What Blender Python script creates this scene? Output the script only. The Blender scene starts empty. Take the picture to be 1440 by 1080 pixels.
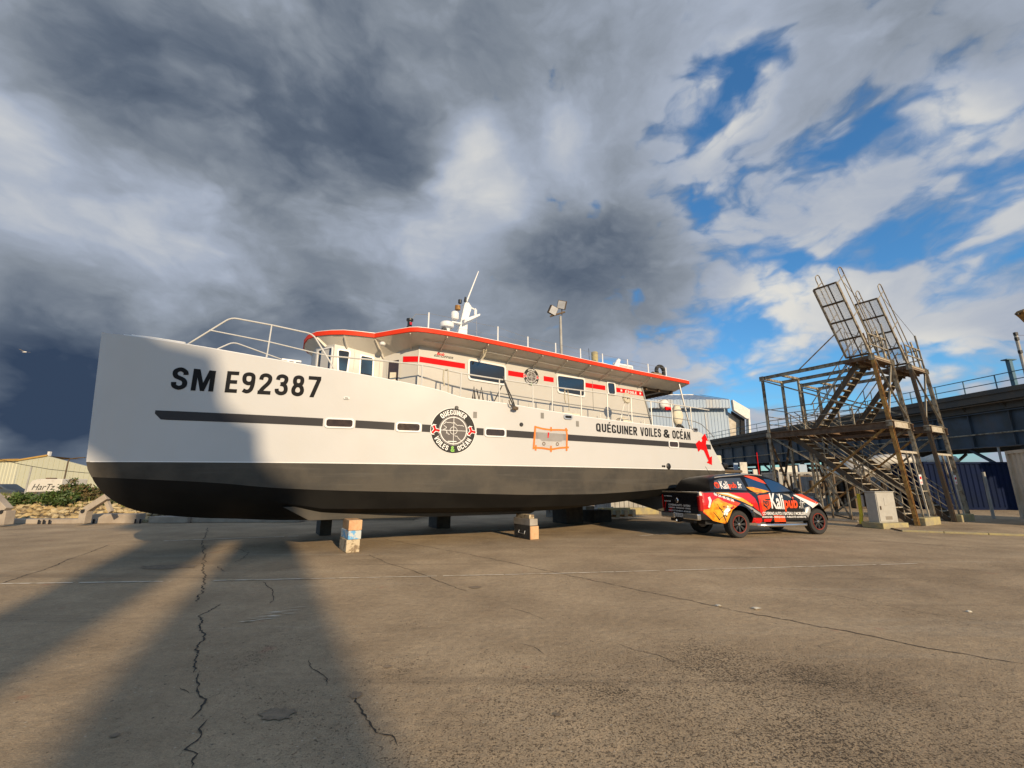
import bpy, bmesh, math, random
from mathutils import Vector, Matrix, noise as mnoise

random.seed(7)
S = bpy.context.scene
COL = S.collection
R = math.radians

# ------------------------------------------------------------------ camera
EYE, FPX, HOR = 1.5, 620.0, 679.0            # eye height, focal length in photo pixels, horizon row
PITCH = math.atan((HOR - 540) / FPX)
cd = bpy.data.cameras.new('camera')
cam = bpy.data.objects.new('camera', cd); COL.objects.link(cam)
cam.location = (0, 0, EYE)
cam.rotation_euler = (math.pi / 2 + PITCH, 0, 0)
cd.sensor_width = 36; cd.lens = FPX / 1440 * 36
cd.clip_start = 0.05; cd.clip_end = 3000
S.camera = cam

# ------------------------------------------------------------------ sun and exposure
SUN_EL = R(19.5)
SX, SY = 0.476, -0.879                         # towards the sun, in plan
sv = Vector((SX, SY, 0)).normalized() * math.cos(SUN_EL) + Vector((0, 0, math.sin(SUN_EL)))
sd = bpy.data.lights.new('sun', 'SUN')
sd.energy = 4.6; sd.angle = R(0.5); sd.color = (1.0, 0.78, 0.51)
so = bpy.data.objects.new('sun', sd); COL.objects.link(so)
so.rotation_euler = sv.to_track_quat('Z', 'Y').to_euler()
S.view_settings.view_transform = 'Standard'
S.view_settings.look = 'None'
S.view_settings.exposure = 0.1
S.view_settings.gamma = 1.0
S.view_settings.use_curve_mapping = False

# ------------------------------------------------------------------ sky
W = bpy.data.worlds.new('World'); S.world = W; W.use_nodes = True


class NT:
    """tiny helper to write node maths"""
    def __init__(s, tree): s.t = tree; s.n = tree.nodes; s.l = tree.links
    def new(s, typ, **k):
        n = s.n.new(typ)
        for a, b in k.items(): setattr(n, a, b)
        return n
    def put(s, sock, v):
        if hasattr(v, 'is_linked') or isinstance(v, bpy.types.NodeSocket): s.l.new(v, sock)
        else: sock.default_value = v
    def m(s, op, a, b=0.0, c=None, clamp=False):
        n = s.new('ShaderNodeMath', operation=op, use_clamp=clamp)
        s.put(n.inputs[0], a); s.put(n.inputs[1], b)
        if c is not None: s.put(n.inputs[2], c)
        return n.outputs[0]
    def vm(s, op, a, b=(0, 0, 0)):
        n = s.new('ShaderNodeVectorMath', operation=op)
        s.put(n.inputs[0], a); s.put(n.inputs[1], b)
        return n.outputs['Value'] if op in ('DOT_PRODUCT', 'LENGTH') else n.outputs['Vector']
    def noise(s, vec, scale, detail=5, rough=.55, dist=0.0, lac=2.0):
        n = s.new('ShaderNodeTexNoise')
        s.put(n.inputs['Vector'], vec); n.inputs['Scale'].default_value = scale
        n.inputs['Detail'].default_value = detail; n.inputs['Roughness'].default_value = rough
        n.inputs['Distortion'].default_value = dist; n.inputs['Lacunarity'].default_value = lac
        return n.outputs['Fac']
    def smooth(s, v, a, b, lo=0.0, hi=1.0):
        n = s.new('ShaderNodeMapRange', interpolation_type='SMOOTHSTEP')
        s.put(n.inputs[0], v)
        for i, x in zip((1, 2, 3, 4), (a, b, lo, hi)): n.inputs[i].default_value = x
        return n.outputs[0]
    def ramp(s, v, stops):
        n = s.new('ShaderNodeValToRGB'); s.put(n.inputs[0], v)
        e = n.color_ramp.elements
        while len(e) < len(stops): e.new(0.5)
        for x, (p, c) in zip(e, stops): x.position = p; x.color = (*c, 1)
        return n.outputs[0]
    def mix(s, f, a, b):
        n = s.new('ShaderNodeMix', data_type='RGBA')
        s.put(n.inputs[0], f)
        s.put(n.inputs[6], a if not isinstance(a, tuple) else (*a[:3], 1))
        s.put(n.inputs[7], b if not isinstance(b, tuple) else (*b[:3], 1))
        return n.outputs[2]


def srgb(r, g, b):
    f = lambda x: (x / 255 / 12.92) if x < 10.3 else ((x / 255 + .055) / 1.055) ** 2.4
    return (f(r), f(g), f(b))


def photo_dir(u, v):
    """direction of a cloud as measured in the photograph"""
    x, y = (u - 720) / FPX, (540 - v) / FPX
    return Vector((x, math.cos(PITCH) - y * math.sin(PITCH), math.sin(PITCH) + y * math.cos(PITCH))).normalized()


def build_sky():
    k = NT(W.node_tree); k.n.clear()
    out = k.new('ShaderNodeOutputWorld'); bg = k.new('ShaderNodeBackground')
    k.l.new(bg.outputs[0], out.inputs[0])
    bg.inputs['Strength'].default_value = 0.085
    sky = k.new('ShaderNodeTexSky', sky_type='NISHITA')
    sky.sun_disc = False; sky.sun_elevation = SUN_EL
    sky.sun_rotation = math.atan2(SX, SY)
    sky.air_density = 1.1; sky.dust_density = .3; sky.ozone_density = 3.0
    d = k.vm('NORMALIZE', k.new('ShaderNodeTexCoord').outputs['Generated'])
    sep = k.new('ShaderNodeSeparateXYZ'); k.l.new(d, sep.inputs[0])
    p = k.vm('MULTIPLY', d, (1.15, 1.15, 2.0))
    warp = k.new('ShaderNodeTexNoise'); k.put(warp.inputs['Vector'], p)
    warp.inputs['Scale'].default_value = 2.6; warp.inputs['Detail'].default_value = 5
    wv = k.vm('MULTIPLY', k.vm('SUBTRACT', warp.outputs['Color'], (.5, .5, .5)), (.34, .34, .34))
    pw = k.vm('ADD', p, wv)
    dw = k.vm('NORMALIZE', k.vm('ADD', d, k.vm('MULTIPLY', wv, (.62, .62, .62))))

    def blobs(lst, vec):
        tot = None
        for u, v, rad, amp in lst:
            c = photo_dir(u, v)
            ang = rad / FPX * (FPX ** 2 / (FPX ** 2 + (u - 720) ** 2 + (v - 540) ** 2)) ** .75
            kk = 0.69 / (1 - math.cos(ang))
            e = k.m('EXPONENT', k.m('MULTIPLY', k.m('SUBTRACT', k.vm('DOT_PRODUCT', vec, tuple(c)), 1.0), kk))
            tot = k.m('MULTIPLY_ADD', e, amp, tot if tot is not None else 0.0)
        return tot

    cover = blobs(COVER, dw); tone = blobs(TONE, dw)
    n1 = k.noise(pw, 2.6, 10, .6); n2 = k.noise(k.vm('ADD', pw, (3.1, 7.7, 1.3)), 2.4, 8, .55)
    n3 = k.noise(k.vm('ADD', pw, (9.1, 2.7, 4.3)), 6.5, 9, .6)
    c = k.m('ADD', k.m('MULTIPLY_ADD', k.m('SUBTRACT', n1, .5), 2.2, COVER0), k.m('MULTIPLY', cover, .85))
    c = k.m('MULTIPLY_ADD', k.m('SUBTRACT', n3, .5), 1.0, c)
    vr = None
    for sc, am in ((6.0, .85), (13.0, .5), (27.0, .28)):
        vn = k.new('ShaderNodeTexVoronoi', feature='F1'); k.put(vn.inputs['Vector'], pw); vn.inputs['Scale'].default_value = sc
        vr = k.m('MULTIPLY_ADD', k.m('SUBTRACT', .45, vn.outputs['Distance']), am, vr if vr is not None else 0.0)
    c = k.m('ADD', c, vr)
    cov = k.smooth(c, .30, .95)
    # thin cloud edges catch the low sun, thick middles stay grey
    edge = k.m('MULTIPLY', k.smooth(c, .55, .8), k.smooth(c, 1.5, .85))
    t = k.m('ADD', k.m('MULTIPLY_ADD', k.m('SUBTRACT', n2, .5), .42, TONE0), k.m('MULTIPLY', tone, .9))
    t = k.m('MULTIPLY_ADD', k.m('SUBTRACT', n3, .5), .42, t)
    t = k.m('MULTIPLY_ADD', edge, .10, k.m('MULTIPLY_ADD', vr, .20, t))
    col = k.ramp(t, CLOUD_RAMP)
    col = k.vm('MULTIPLY', col, (10, 10, 10))
    blue = k.vm('MULTIPLY', sky.outputs[0], BLUE_TINT)
    k.l.new(k.mix(cov, blue, col), bg.inputs['Color'])


COVER0, TONE0 = .80, .46
COVER = [(1085, 105, 32, -.5), (1230, 190, 55, -.42), (1335, 135, 42, -.45), (1060, 190, 40, .45), (1120, 60, 50, .4), (950, 270, 35, .25), (1230, 250, 50, .25), (1180, 225, 40, -.3), (1000, 240, 60, -.55),
         (1010, 300, 45, -.35), (840, 272, 22, -.7), (1095, 245, 35, -.3), (1385, 265, 50, -.55),
         (985, 470, 50, -.25), (880, 470, 30, -.15), (930, 520, 60, .25), (830, 400, 60, .3), (1370, 400, 40, -.3), (1050, 510, 50, -.3), (1210, 480, 30, -.25), (1330, 510, 45, -.5), (1430, 500, 40, -.4),
         (1270, 330, 40, -.3), (860, 150, 22, -.2), (1060, 330, 50, -.25), (1150, 520, 50, -.35),
         (1110, 420, 60, .2), (1270, 430, 60, .2), (450, 200, 300, .6), (800, 60, 160, .5), (1300, 40, 140, .5), (1400, 120, 60, .2),
         (250, 180, 200, .5), (120, 330, 170, .5), (60, 560, 110, .45), (500, 150, 120, .3), (1280, 430, 100, .35), (1150, 500, 60, .3), (1400, 470, 60, .3), (430, 100, 120, .4), (1400, 320, 70, .3), (1130, 300, 50, .2), (1250, 90, 60, .3), (900, 330, 60, .3), (800, 380, 130, .4), (400, 480, 200, .4), (100, 500, 160, .4), (10, 640, 120, .5), (640, 300, 150, .4), (1130, 165, 45, .3), (1400, 190, 40, .2), (1150, 300, 45, .2), (940, 190, 50, .2)]
TONE = [(400, 215, 120, -.22), (230, 110, 120, -.22), (540, 230, 80, -.20), (600, 60, 130, -.08), (480, 110, 120, -.05), (60, 510, 120, -.40), (300, 480, 100, -.34),
        (470, 450, 80, -.14), (760, 390, 100, -.24), (900, 400, 60, -.12), (40, 600, 90, -.34), (880, 330, 70, -.06),
        (30, 190, 100, .26), (110, 330, 90, .22), (330, 350, 80, .30), (220, 390, 60, .12), (520, 330, 70, .16), (640, 195, 34, .40), (690, 265, 42, .34), (660, 300, 60, .16), (615, 240, 30, .2), (600, 330, 70, .16), (790, 200, 45, .30), (1035, 140, 42, .5),
        (1110, 410, 60, .34), (1060, 460, 60, .34), (1200, 400, 50, .2), (1340, 180, 40, .36), (1290, 420, 80, .2), (1250, 500, 60, .3), (1360, 480, 50, .3),
        (1400, 330, 60, .2), (1250, 60, 130, -.06), (850, 50, 120, -.02), (930, 190, 60, .10), (300, 30, 100, .02), (640, 130, 90, -.06),
        (1130, 330, 70, .05), (5, 640, 25, .5)]
CLOUD_RAMP = [(0.0, srgb(56, 72, 96)), (.2, srgb(98, 110, 127)), (.38, srgb(139, 148, 160)), (.58, srgb(174, 184, 201)),
              (.78, srgb(208, 211, 215)), (1.0, srgb(232, 230, 224))]
BLUE_TINT = (.85, 1.55, 1.95)
build_sky()

# ------------------------------------------------------------------ measuring: where a photographed point stands in the yard
CP, SP = math.cos(PITCH), math.sin(PITCH)


def ray(u, v):
    x, y = (u - 720) / FPX, (540 - v) / FPX
    return (x, CP - y * SP, SP + y * CP)


def G(u, v, z=0.0):
    d = ray(u, v); t = (z - EYE) / d[2]
    return (d[0] * t, d[1] * t)


def atY(u, v, Y):
    d = ray(u, v); t = Y / d[1]
    return (d[0] * t, Y, EYE + d[2] * t)


def onplane(u, v, p, q):
    """(distance along q from p, height) where the sight line meets the upright plane through p along q"""
    r = ray(u, v); det = -r[0] * q[1] + q[0] * r[1]
    t = (-p[0] * q[1] + q[0] * p[1]) / det
    return (((r[0] * t - p[0]) * q[0] + (r[1] * t - p[1]) * q[1]) / (q[0] ** 2 + q[1] ** 2), EYE + t * r[2])


# ------------------------------------------------------------------ mesh building
class MB:
    def __init__(s): s.v = []; s.f = []; s.mi = []; s.cur = 0
    def add(s, vs, fs):
        o = len(s.v); s.v += [tuple(x) for x in vs]
        for f in fs: s.f.append(tuple(i + o for i in f)); s.mi.append(s.cur)
        return s
    def box(s, c, d, rz=0.0, taper=1.0):
        x, y, z = d[0] / 2, d[1] / 2, d[2] / 2; vs = []
        cs, sn = math.cos(rz), math.sin(rz)
        for k in (-1, 1):
            t = 1.0 if k < 0 else taper
            for i, j in ((-1, -1), (1, -1), (1, 1), (-1, 1)):
                a, b = i * x * t, j * y * t
                vs.append((c[0] + a * cs - b * sn, c[1] + a * sn + b * cs, c[2] + k * z))
        return s.add(vs, [(3, 2, 1, 0), (4, 5, 6, 7), (0, 1, 5, 4), (1, 2, 6, 5), (2, 3, 7, 6), (3, 0, 4, 7)])
    def beam(s, p, q, w, h=None, up=(0, 0, 1)):
        p, q = Vector(p), Vector(q); h = h or w; d = (q - p).normalized(); up = Vector(up)
        if abs(d.dot(up)) > .98: up = Vector((1, 0, 0))
        a = d.cross(up).normalized() * (w / 2); b = a.cross(d).normalized() * (h / 2)
        vs = [x + i * a + j * b for x in (p, q) for i, j in ((-1, -1), (1, -1), (1, 1), (-1, 1))]
        return s.add(vs, [(0, 1, 2, 3), (7, 6, 5, 4), (1, 0, 4, 5), (2, 1, 5, 6), (3, 2, 6, 7), (0, 3, 7, 4)])
    def angle(s, p, q, w, t, up=(0, 0, 1)):
        """rolled steel angle: two plates at right angles"""
        p, q = Vector(p), Vector(q); d = (q - p).normalized(); up = Vector(up)
        if abs(d.dot(up)) > .98: up = Vector((1, 0, 0))
        a = d.cross(up).normalized(); b = a.cross(d).normalized()
        s.beam(p + b * (w / 2), q + b * (w / 2), t, w, up)
        return s.beam(p + a * (w / 2 + t / 2), q + a * (w / 2 + t / 2), w, t, up)
    def channel(s, p, q, w, h, t, up=(0, 0, 1)):
        """I / channel section: web and two flanges"""
        p, q = Vector(p), Vector(q); d = (q - p).normalized(); up = Vector(up)
        if abs(d.dot(up)) > .98: up = Vector((1, 0, 0))
        a = d.cross(up).normalized(); b = a.cross(d).normalized()
        s.beam(p, q, t, h - 2 * t, up)
        for k in (-1, 1):
            o = b * (k * (h / 2 - t / 2)); s.beam(p + o, q + o, w, t, up)
        return s
    def tube(s, pts, r, n=8, closed=False, r2=None):
        pts = [Vector(p) for p in pts]; N = len(pts); vs = []; fs = []
        prev = None
        for i, p in enumerate(pts):
            if closed: d = pts[(i + 1) % N] - pts[i - 1]
            else: d = pts[min(i + 1, N - 1)] - pts[max(i - 1, 0)]
            d.normalize()
            if prev is None:
                u = d.cross(Vector((0, 0, 1)));
                if u.length < .05: u = d.cross(Vector((1, 0, 0)))
            else: u = prev - d * prev.dot(d)
            u.normalize(); prev = u; w = d.cross(u)
            rr = r if r2 is None else r + (r2 - r) * i / (N - 1)
            for k in range(n):
                a = 2 * math.pi * k / n; vs.append(p + (u * math.cos(a) + w * math.sin(a)) * rr)
        for i in range(N if closed else N - 1):
            j = (i + 1) % N
            for k in range(n):
                l = (k + 1) % n; fs.append((i * n + k, i * n + l, j * n + l, j * n + k))
        if not closed:
            fs.append(tuple(range(n - 1, -1, -1))); fs.append(tuple((N - 1) * n + k for k in range(n)))
        return s.add(vs, fs)
    def lathe(s, prof, o=(0, 0, 0), n=20, axis='z', sweep=1.0):
        vs = []; fs = []; M = len(prof)
        for k in range(n):
            a = 2 * math.pi * k / n; c, t = math.cos(a), math.sin(a)
            for r, z in prof:
                q = (r * c, r * t, z) if axis == 'z' else ((r * c, z, r * t) if axis == 'y' else (z, r * c, r * t))
                vs.append((o[0] + q[0], o[1] + q[1], o[2] + q[2]))
        for k in range(n):
            l = (k + 1) % n
            for i in range(M - 1): fs.append((k * M + i, l * M + i, l * M + i + 1, k * M + i + 1))
        return s.add(vs, fs)
    def prism(s, poly, f0, f1):
        """poly: 2D outline; f0,f1 map a 2D point to 3D for the two faces"""
        n = len(poly); vs = [f0(*p) for p in poly] + [f1(*p) for p in poly]
        fs = [tuple(range(n - 1, -1, -1)), tuple(range(n, 2 * n))]
        fs += [(i, (i + 1) % n, n + (i + 1) % n, n + i) for i in range(n)]
        return s.add(vs, fs)
    def grid(s, rows, closed=False, flip=False):
        n = len(rows[0]); vs = [p for r in rows for p in r]; fs = []
        for i in range(len(rows) - 1):
            for j in range(n if closed else n - 1):
                k = (j + 1) % n; q = (i * n + j, i * n + k, (i + 1) * n + k, (i + 1) * n + j)
                fs.append(q[::-1] if flip else q)
        return s.add(vs, fs)
    def blob(s, c, rad, seed=0, rough=.25, sub=1, flat=1.0):
        bm = bmesh.new(); bmesh.ops.create_icosphere(bm, subdivisions=sub, radius=1)
        vs = []
        for v in bm.verts:
            k = 1 + rough * mnoise.noise(v.co * 1.3 + Vector((seed * 3.1, seed * 1.7, seed)))* 1.6
            vs.append((c[0] + v.co.x * rad[0] * k, c[1] + v.co.y * rad[1] * k, c[2] + v.co.z * rad[2] * k))
        fs = [tuple(x.index for x in f.verts) for f in bm.faces]; bm.free()
        return s.add(vs, fs)
    def mesh(s, name, mats, smooth=None, fix=True):
        me = bpy.data.meshes.new(name); me.from_pydata(s.v, [], s.f)
        for m in (mats if isinstance(mats, (list, tuple)) else [mats]): me.materials.append(m)
        if any(s.mi): me.polygons.foreach_set('material_index', s.mi)
        if fix:
            bm = bmesh.new(); bm.from_mesh(me)
            bmesh.ops.recalc_face_normals(bm, faces=bm.faces); bm.to_mesh(me); bm.free()
        if smooth is not None:
            me.polygons.foreach_set('use_smooth', [True] * len(me.polygons))
            me.set_sharp_from_angle(angle=R(smooth))
        me.update(); return me
    def build(s, name, mats, parent=None, smooth=None, bevel=0.0, fix=True, loc=None, rz=None):
        o = bpy.data.objects.new(name, s.mesh(name, mats, smooth, fix)); COL.objects.link(o)
        if parent: o.parent = parent
        if loc: o.location = loc
        if rz is not None: o.rotation_euler = (0, 0, rz)
        if bevel:
            b = o.modifiers.new('edge', 'BEVEL'); b.width = bevel; b.segments = 2; b.limit_method = 'ANGLE'
        return o


def tag(o, label, cat, group=None):
    o['label'] = label; o['category'] = cat
    if group: o['group'] = group
    return o


def thing(name, label, cat, loc=(0, 0, 0), rz=0.0, group=None):
    o = bpy.data.objects.new(name, None); COL.objects.link(o)
    o.location = loc; o.rotation_euler = (0, 0, rz); o.empty_display_size = .2
    return tag(o, label, cat, group)


def structure(o): o['kind'] = 'structure'; return o
def stuff(o): o['kind'] = 'stuff'; return o


def copy_tree(o, parent=None):
    c = o.copy(); COL.objects.link(c)
    if parent is not None: c.parent = parent
    for ch in list(o.children): copy_tree(ch, c)
    return c


def pchip(pts):
    xs = [p[0] for p in pts]; ys = [p[1] for p in pts]; n = len(xs)
    h = [xs[i + 1] - xs[i] for i in range(n - 1)]; d = [(ys[i + 1] - ys[i]) / h[i] for i in range(n - 1)]
    m = [d[0]] + [0 if d[i - 1] * d[i] <= 0 else 3 * (h[i - 1] + h[i]) / ((2 * h[i] + h[i - 1]) / d[i - 1] + (h[i] + 2 * h[i - 1]) / d[i]) for i in range(1, n - 1)] + [d[-1]]
    def f(x):
        x = min(max(x, xs[0]), xs[-1]); i = 0
        while i < n - 2 and x > xs[i + 1]: i += 1
        t = (x - xs[i]) / h[i]; a, b = t * t * t, t * t
        return (2 * a - 3 * b + 1) * ys[i] + (a - 2 * b + t) * h[i] * m[i] + (-2 * a + 3 * b) * ys[i + 1] + (a - b) * h[i] * m[i + 1]
    return f


def rrect(w, h, r, n=5):
    out = []
    for cx, cy, a0 in ((w / 2 - r, h / 2 - r, 0), (-w / 2 + r, h / 2 - r, 90), (-w / 2 + r, -h / 2 + r, 180), (w / 2 - r, -h / 2 + r, 270)):
        for k in range(n + 1):
            a = R(a0 + 90 * k / n); out.append((cx + r * math.cos(a), cy + r * math.sin(a)))
    return out


def text_mesh(txt, size=1.0, sx=1.0, bold=0.0, shear=0.0, spacing=1.0, cut=.0):
    """flat outline lettering as (verts, faces) in x,y; baseline at y=0, left at x=0"""
    cu = bpy.data.curves.new('t', 'FONT'); cu.body = txt; cu.size = size; cu.offset = bold; cu.shear = shear
    cu.space_character = spacing; cu.resolution_u = 4; cu.fill_mode = 'BOTH'
    o = bpy.data.objects.new('t', cu); COL.objects.link(o)
    dg = bpy.context.evaluated_depsgraph_get(); dg.update()
    me = bpy.data.meshes.new_from_object(o.evaluated_get(dg))
    bm = bmesh.new(); bm.from_mesh(me); bmesh.ops.triangulate(bm, faces=bm.faces)
    if cut:
        for _ in range(3):
            ed = [e for e in bm.edges if e.calc_length() > cut]
            if not ed: break
            bmesh.ops.subdivide_edges(bm, edges=ed, cuts=1); bmesh.ops.triangulate(bm, faces=[f for f in bm.faces if len(f.verts) > 3])
    vs = [(v.co.x * sx, v.co.y) for v in bm.verts]; fs = [tuple(x.index for x in f.verts) for f in bm.faces]
    bm.free(); bpy.data.objects.remove(o); bpy.data.meshes.remove(me); bpy.data.curves.remove(cu)
    if vs:
        x0 = min(v[0] for v in vs); vs = [(x - x0, y) for x, y in vs]
    return vs, fs


def text_box(txt, x0, x1, z0, z1, **k):
    """lettering stretched to fill a measured box"""
    vs, fs = text_mesh(txt, **k)
    ax, bx = min(v[0] for v in vs), max(v[0] for v in vs); az, bz = min(v[1] for v in vs), max(v[1] for v in vs)
    return [(x0 + (x - ax) / (bx - ax) * (x1 - x0), z0 + (y - az) / (bz - az) * (z1 - z0)) for x, y in vs], fs


def poly_mesh(poly, cut=0.15):
    """a flat outline filled and cut small enough to follow a curved side"""
    bm = bmesh.new(); vs = [bm.verts.new((x, y, 0)) for x, y in poly]; bm.faces.new(vs); bm.normal_update()
    bmesh.ops.triangulate(bm, faces=bm.faces)
    for _ in range(6):
        ed = [e for e in bm.edges if e.calc_length() > cut]
        if not ed: break
        bmesh.ops.subdivide_edges(bm, edges=ed, cuts=1)
        bmesh.ops.triangulate(bm, faces=[f for f in bm.faces if len(f.verts) > 3])
    out = [(v.co.x, v.co.y) for v in bm.verts], [tuple(x.index for x in f.verts) for f in bm.faces]
    bm.free(); return out


def catmull(P, n=4, closed=False):
    out = []; N = len(P)
    for i in range(N if closed else N - 1):
        q = [P[(i - 1) % N] if closed or i else P[0], P[i], P[(i + 1) % N], P[(i + 2) % N] if closed or i + 2 < N else P[-1]]
        for k in range(n):
            t = k / n; out.append(tuple(.5 * (2 * q[1][d] + (q[2][d] - q[0][d]) * t + (2 * q[0][d] - 5 * q[1][d] + 4 * q[2][d] - q[3][d]) * t * t + (3 * q[1][d] - q[0][d] - 3 * q[2][d] + q[3][d]) * t ** 3) for d in (0, 1)))
    if not closed: out.append(P[-1])
    return out


_E = [(0, 0), (.5, 0), (.5, .17), (.18, .17), (.18, .42), (.46, .42), (.46, .59), (.18, .59), (.18, .83), (.5, .83), (.5, 1), (0, 1)]
_O = [(.09, .72), (.13, .86), (.28, .91), (.43, .86), (.47, .72), (.47, .28), (.43, .14), (.28, .09), (.13, .14), (.09, .28)]
_C = [(.47, .68), (.45, .82), (.28, .91), (.13, .86), (.09, .72), (.09, .28), (.13, .14), (.28, .09), (.45, .18), (.47, .33)]
GLYPH = {  # ('p', outline) filled outline; ('s', centre line) open stroke; ('c', centre line) closed stroke; bold condensed signwriting
    'S': [('s', [(.47, .68), (.44, .82), (.28, .91), (.12, .83), (.09, .70), (.15, .58), (.28, .52), (.41, .45), (.47, .32), (.44, .17), (.28, .09), (.12, .17), (.09, .33)])],
    'M': [('p', [(0, 0), (.17, 0), (.17, .62), (.32, .0), (.46, .0), (.61, .62), (.61, 0), (.78, 0), (.78, 1), (.55, 1), (.39, .38), (.23, 1), (0, 1)])],
    'E': [('p', _E)], 'É': [('p', _E), ('p', [(.2, 1.08), (.32, 1.08), (.46, 1.26), (.28, 1.26)])],
    '9': [('c', [(.09, .72), (.13, .86), (.28, .91), (.43, .86), (.47, .70), (.43, .53), (.28, .47), (.13, .55)]), ('s', [(.47, .72), (.46, .40), (.40, .18), (.26, .09), (.09, .15)])],
    '2': [('s', [(.09, .68), (.13, .85), (.28, .91), (.44, .84), (.47, .69), (.40, .52), (.22, .30), (.12, .14)]), ('p', [(.0, 0), (.55, 0), (.55, .17), (.0, .17)])],
    '3': [('s', [(.09, .72), (.13, .86), (.28, .91), (.43, .84), (.45, .70), (.38, .57), (.22, .53)]), ('s', [(.22, .53), (.40, .48), (.47, .31), (.43, .15), (.28, .09), (.12, .15), (.08, .30)])],
    '8': [('c', [(.12, .72), (.15, .86), (.28, .91), (.41, .86), (.44, .72), (.40, .59), (.28, .54), (.16, .59)]), ('c', [(.09, .30), (.13, .15), (.28, .09), (.43, .15), (.47, .30), (.41, .46), (.28, .52), (.15, .46)])],
    '7': [('p', [(0, 1), (.56, 1), (.56, .84), (.30, 0), (.11, 0), (.37, .83), (0, .83)])],
    'Q': [('c', _O), ('p', [(.28, .26), (.40, .30), (.60, .0), (.44, -.06)])], 'O': [('c', _O)], 'C': [('s', _C)],
    'G': [('s', _C[:-1] + [(.46, .22)]), ('p', [(.30, .36), (.56, .36), (.56, .05), (.40, .05), (.40, .51), (.30, .51)])],
    'U': [('s', [(.09, 1), (.09, .6), (.09, .28), (.14, .13), (.28, .09), (.42, .13), (.47, .28), (.47, .6), (.47, 1)])],
    'I': [('p', [(0, 0), (.18, 0), (.18, 1), (0, 1)])], 'L': [('p', [(0, 0), (.46, 0), (.46, .17), (.18, .17), (.18, 1), (0, 1)])],
    'N': [('p', [(0, 0), (.17, 0), (.17, .58), (.39, 0), (.56, 0), (.56, 1), (.39, 1), (.39, .42), (.17, 1), (0, 1)])],
    'V': [('p', [(0, 1), (.18, 1), (.30, .30), (.42, 1), (.60, 1), (.40, 0), (.20, 0)])],
    'T': [('p', [(.17, 0), (.35, 0), (.35, .83), (.52, .83), (.52, 1), (0, 1), (0, .83), (.17, .83)])],
    'A': [('p', [(0, 0), (.18, 0), (.222, .2), (.258, .36), (.30, .64), (.30, 1), (.20, 1)]), ('p', [(.6, 0), (.40, 1), (.30, 1), (.30, .64), (.342, .36), (.378, .2), (.42, 0)]), ('p', [(.222, .2), (.378, .2), (.342, .36), (.258, .36)])],
    'R': [('p', [(0, 0), (.18, 0), (.18, 1), (0, 1)]), ('s', [(.12, .91), (.30, .91), (.43, .86), (.46, .71), (.42, .56), (.30, .50), (.12, .50)]), ('p', [(.20, .46), (.38, .50), (.57, 0), (.38, 0)])],
    '&': [('s', [(.62, .03), (.22, .56), (.17, .74), (.22, .88), (.33, .92), (.43, .86), (.45, .74), (.36, .60), (.14, .42), (.08, .26), (.15, .13), (.30, .08), (.46, .16), (.56, .34), (.60, .46)])]}


def sign_text(txt, gap=.12, thick=.18):
    """signwriter's capitals: (x, y, layer) vertices, cap height 1"""
    V, F = [], []; x0 = 0
    for ch in txt:
        if ch == ' ': x0 += .32; continue
        wmax = 0
        for layer, (kind, P) in enumerate(GLYPH[ch]):
            if kind == 'p': vs, fs = poly_mesh(P, 9)
            else:
                L = catmull(P, 4, kind == 'c'); n = len(L); vs, fs = [], []
                for i, p in enumerate(L):
                    a = L[i - 1] if (kind == 'c' or i) else p; b = L[(i + 1) % n] if (kind == 'c' or i < n - 1) else p
                    dx, dy = b[0] - a[0], b[1] - a[1]; l = math.hypot(dx, dy) or 1; nx, ny = -dy / l * thick / 2, dx / l * thick / 2
                    vs += [(p[0] + nx, p[1] + ny), (p[0] - nx, p[1] - ny)]
                for i in range(n if kind == 'c' else n - 1):
                    j = (i + 1) % n; fs.append((2 * i, 2 * i + 1, 2 * j + 1, 2 * j))
            o = len(V); V += [(x0 + x, y, layer) for x, y in vs]; F += [tuple(i + o for i in f) for f in fs]; wmax = max(wmax, max(p[0] for p in vs))
        x0 += wmax + gap
    return V, F, x0 - gap


# ------------------------------------------------------------------ materials
def pm(name, col, rough=.5, metal=0.0, col2=None, scale=3.0, amt=.5, bump=0.0, bscale=30.0, detail=6, spec=.5,
       streak=None, lo=.35, hi=.65, coat=0.0, alpha=None, ior=None):
    m = bpy.data.materials.new(name); m.use_nodes = True
    k = NT(m.node_tree); b = k.n['Principled BSDF']
    b.inputs['Roughness'].default_value = rough; b.inputs['Metallic'].default_value = metal
    b.inputs['Specular IOR Level'].default_value = spec; b.inputs['Coat Weight'].default_value = coat
    tc = k.new('ShaderNodeTexCoord').outputs['Object']
    col2 = col2 or tuple(c * .72 for c in col)
    n = k.noise(tc, scale, detail, .6)
    c = k.mix(k.m('MULTIPLY', k.smooth(n, lo, hi), amt), col, col2)
    if streak:
        mp = k.new('ShaderNodeMapping'); k.l.new(tc, mp.inputs[0]); mp.inputs['Scale'].default_value = streak[1]
        ns = k.noise(mp.outputs[0], 1.0, 4, .6)
        c = k.mix(k.m('MULTIPLY', k.smooth(ns, .5, .75), streak[2]), c, streak[0])
    k.l.new(c, b.inputs['Base Color'])
    r = k.m('MULTIPLY_ADD', k.m('SUBTRACT', n, .5), .25, rough); k.l.new(r, b.inputs['Roughness'])
    if bump:
        bn = k.new('ShaderNodeBump'); bn.inputs['Strength'].default_value = 1.0; bn.inputs['Distance'].default_value = bump
        k.l.new(k.noise(tc, bscale, 5, .6), bn.inputs['Height']); k.l.new(bn.outputs[0], b.inputs['Normal'])
    if ior: b.inputs['IOR'].default_value = ior
    if alpha is not None: b.inputs['Alpha'].default_value = alpha
    return m


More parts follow.
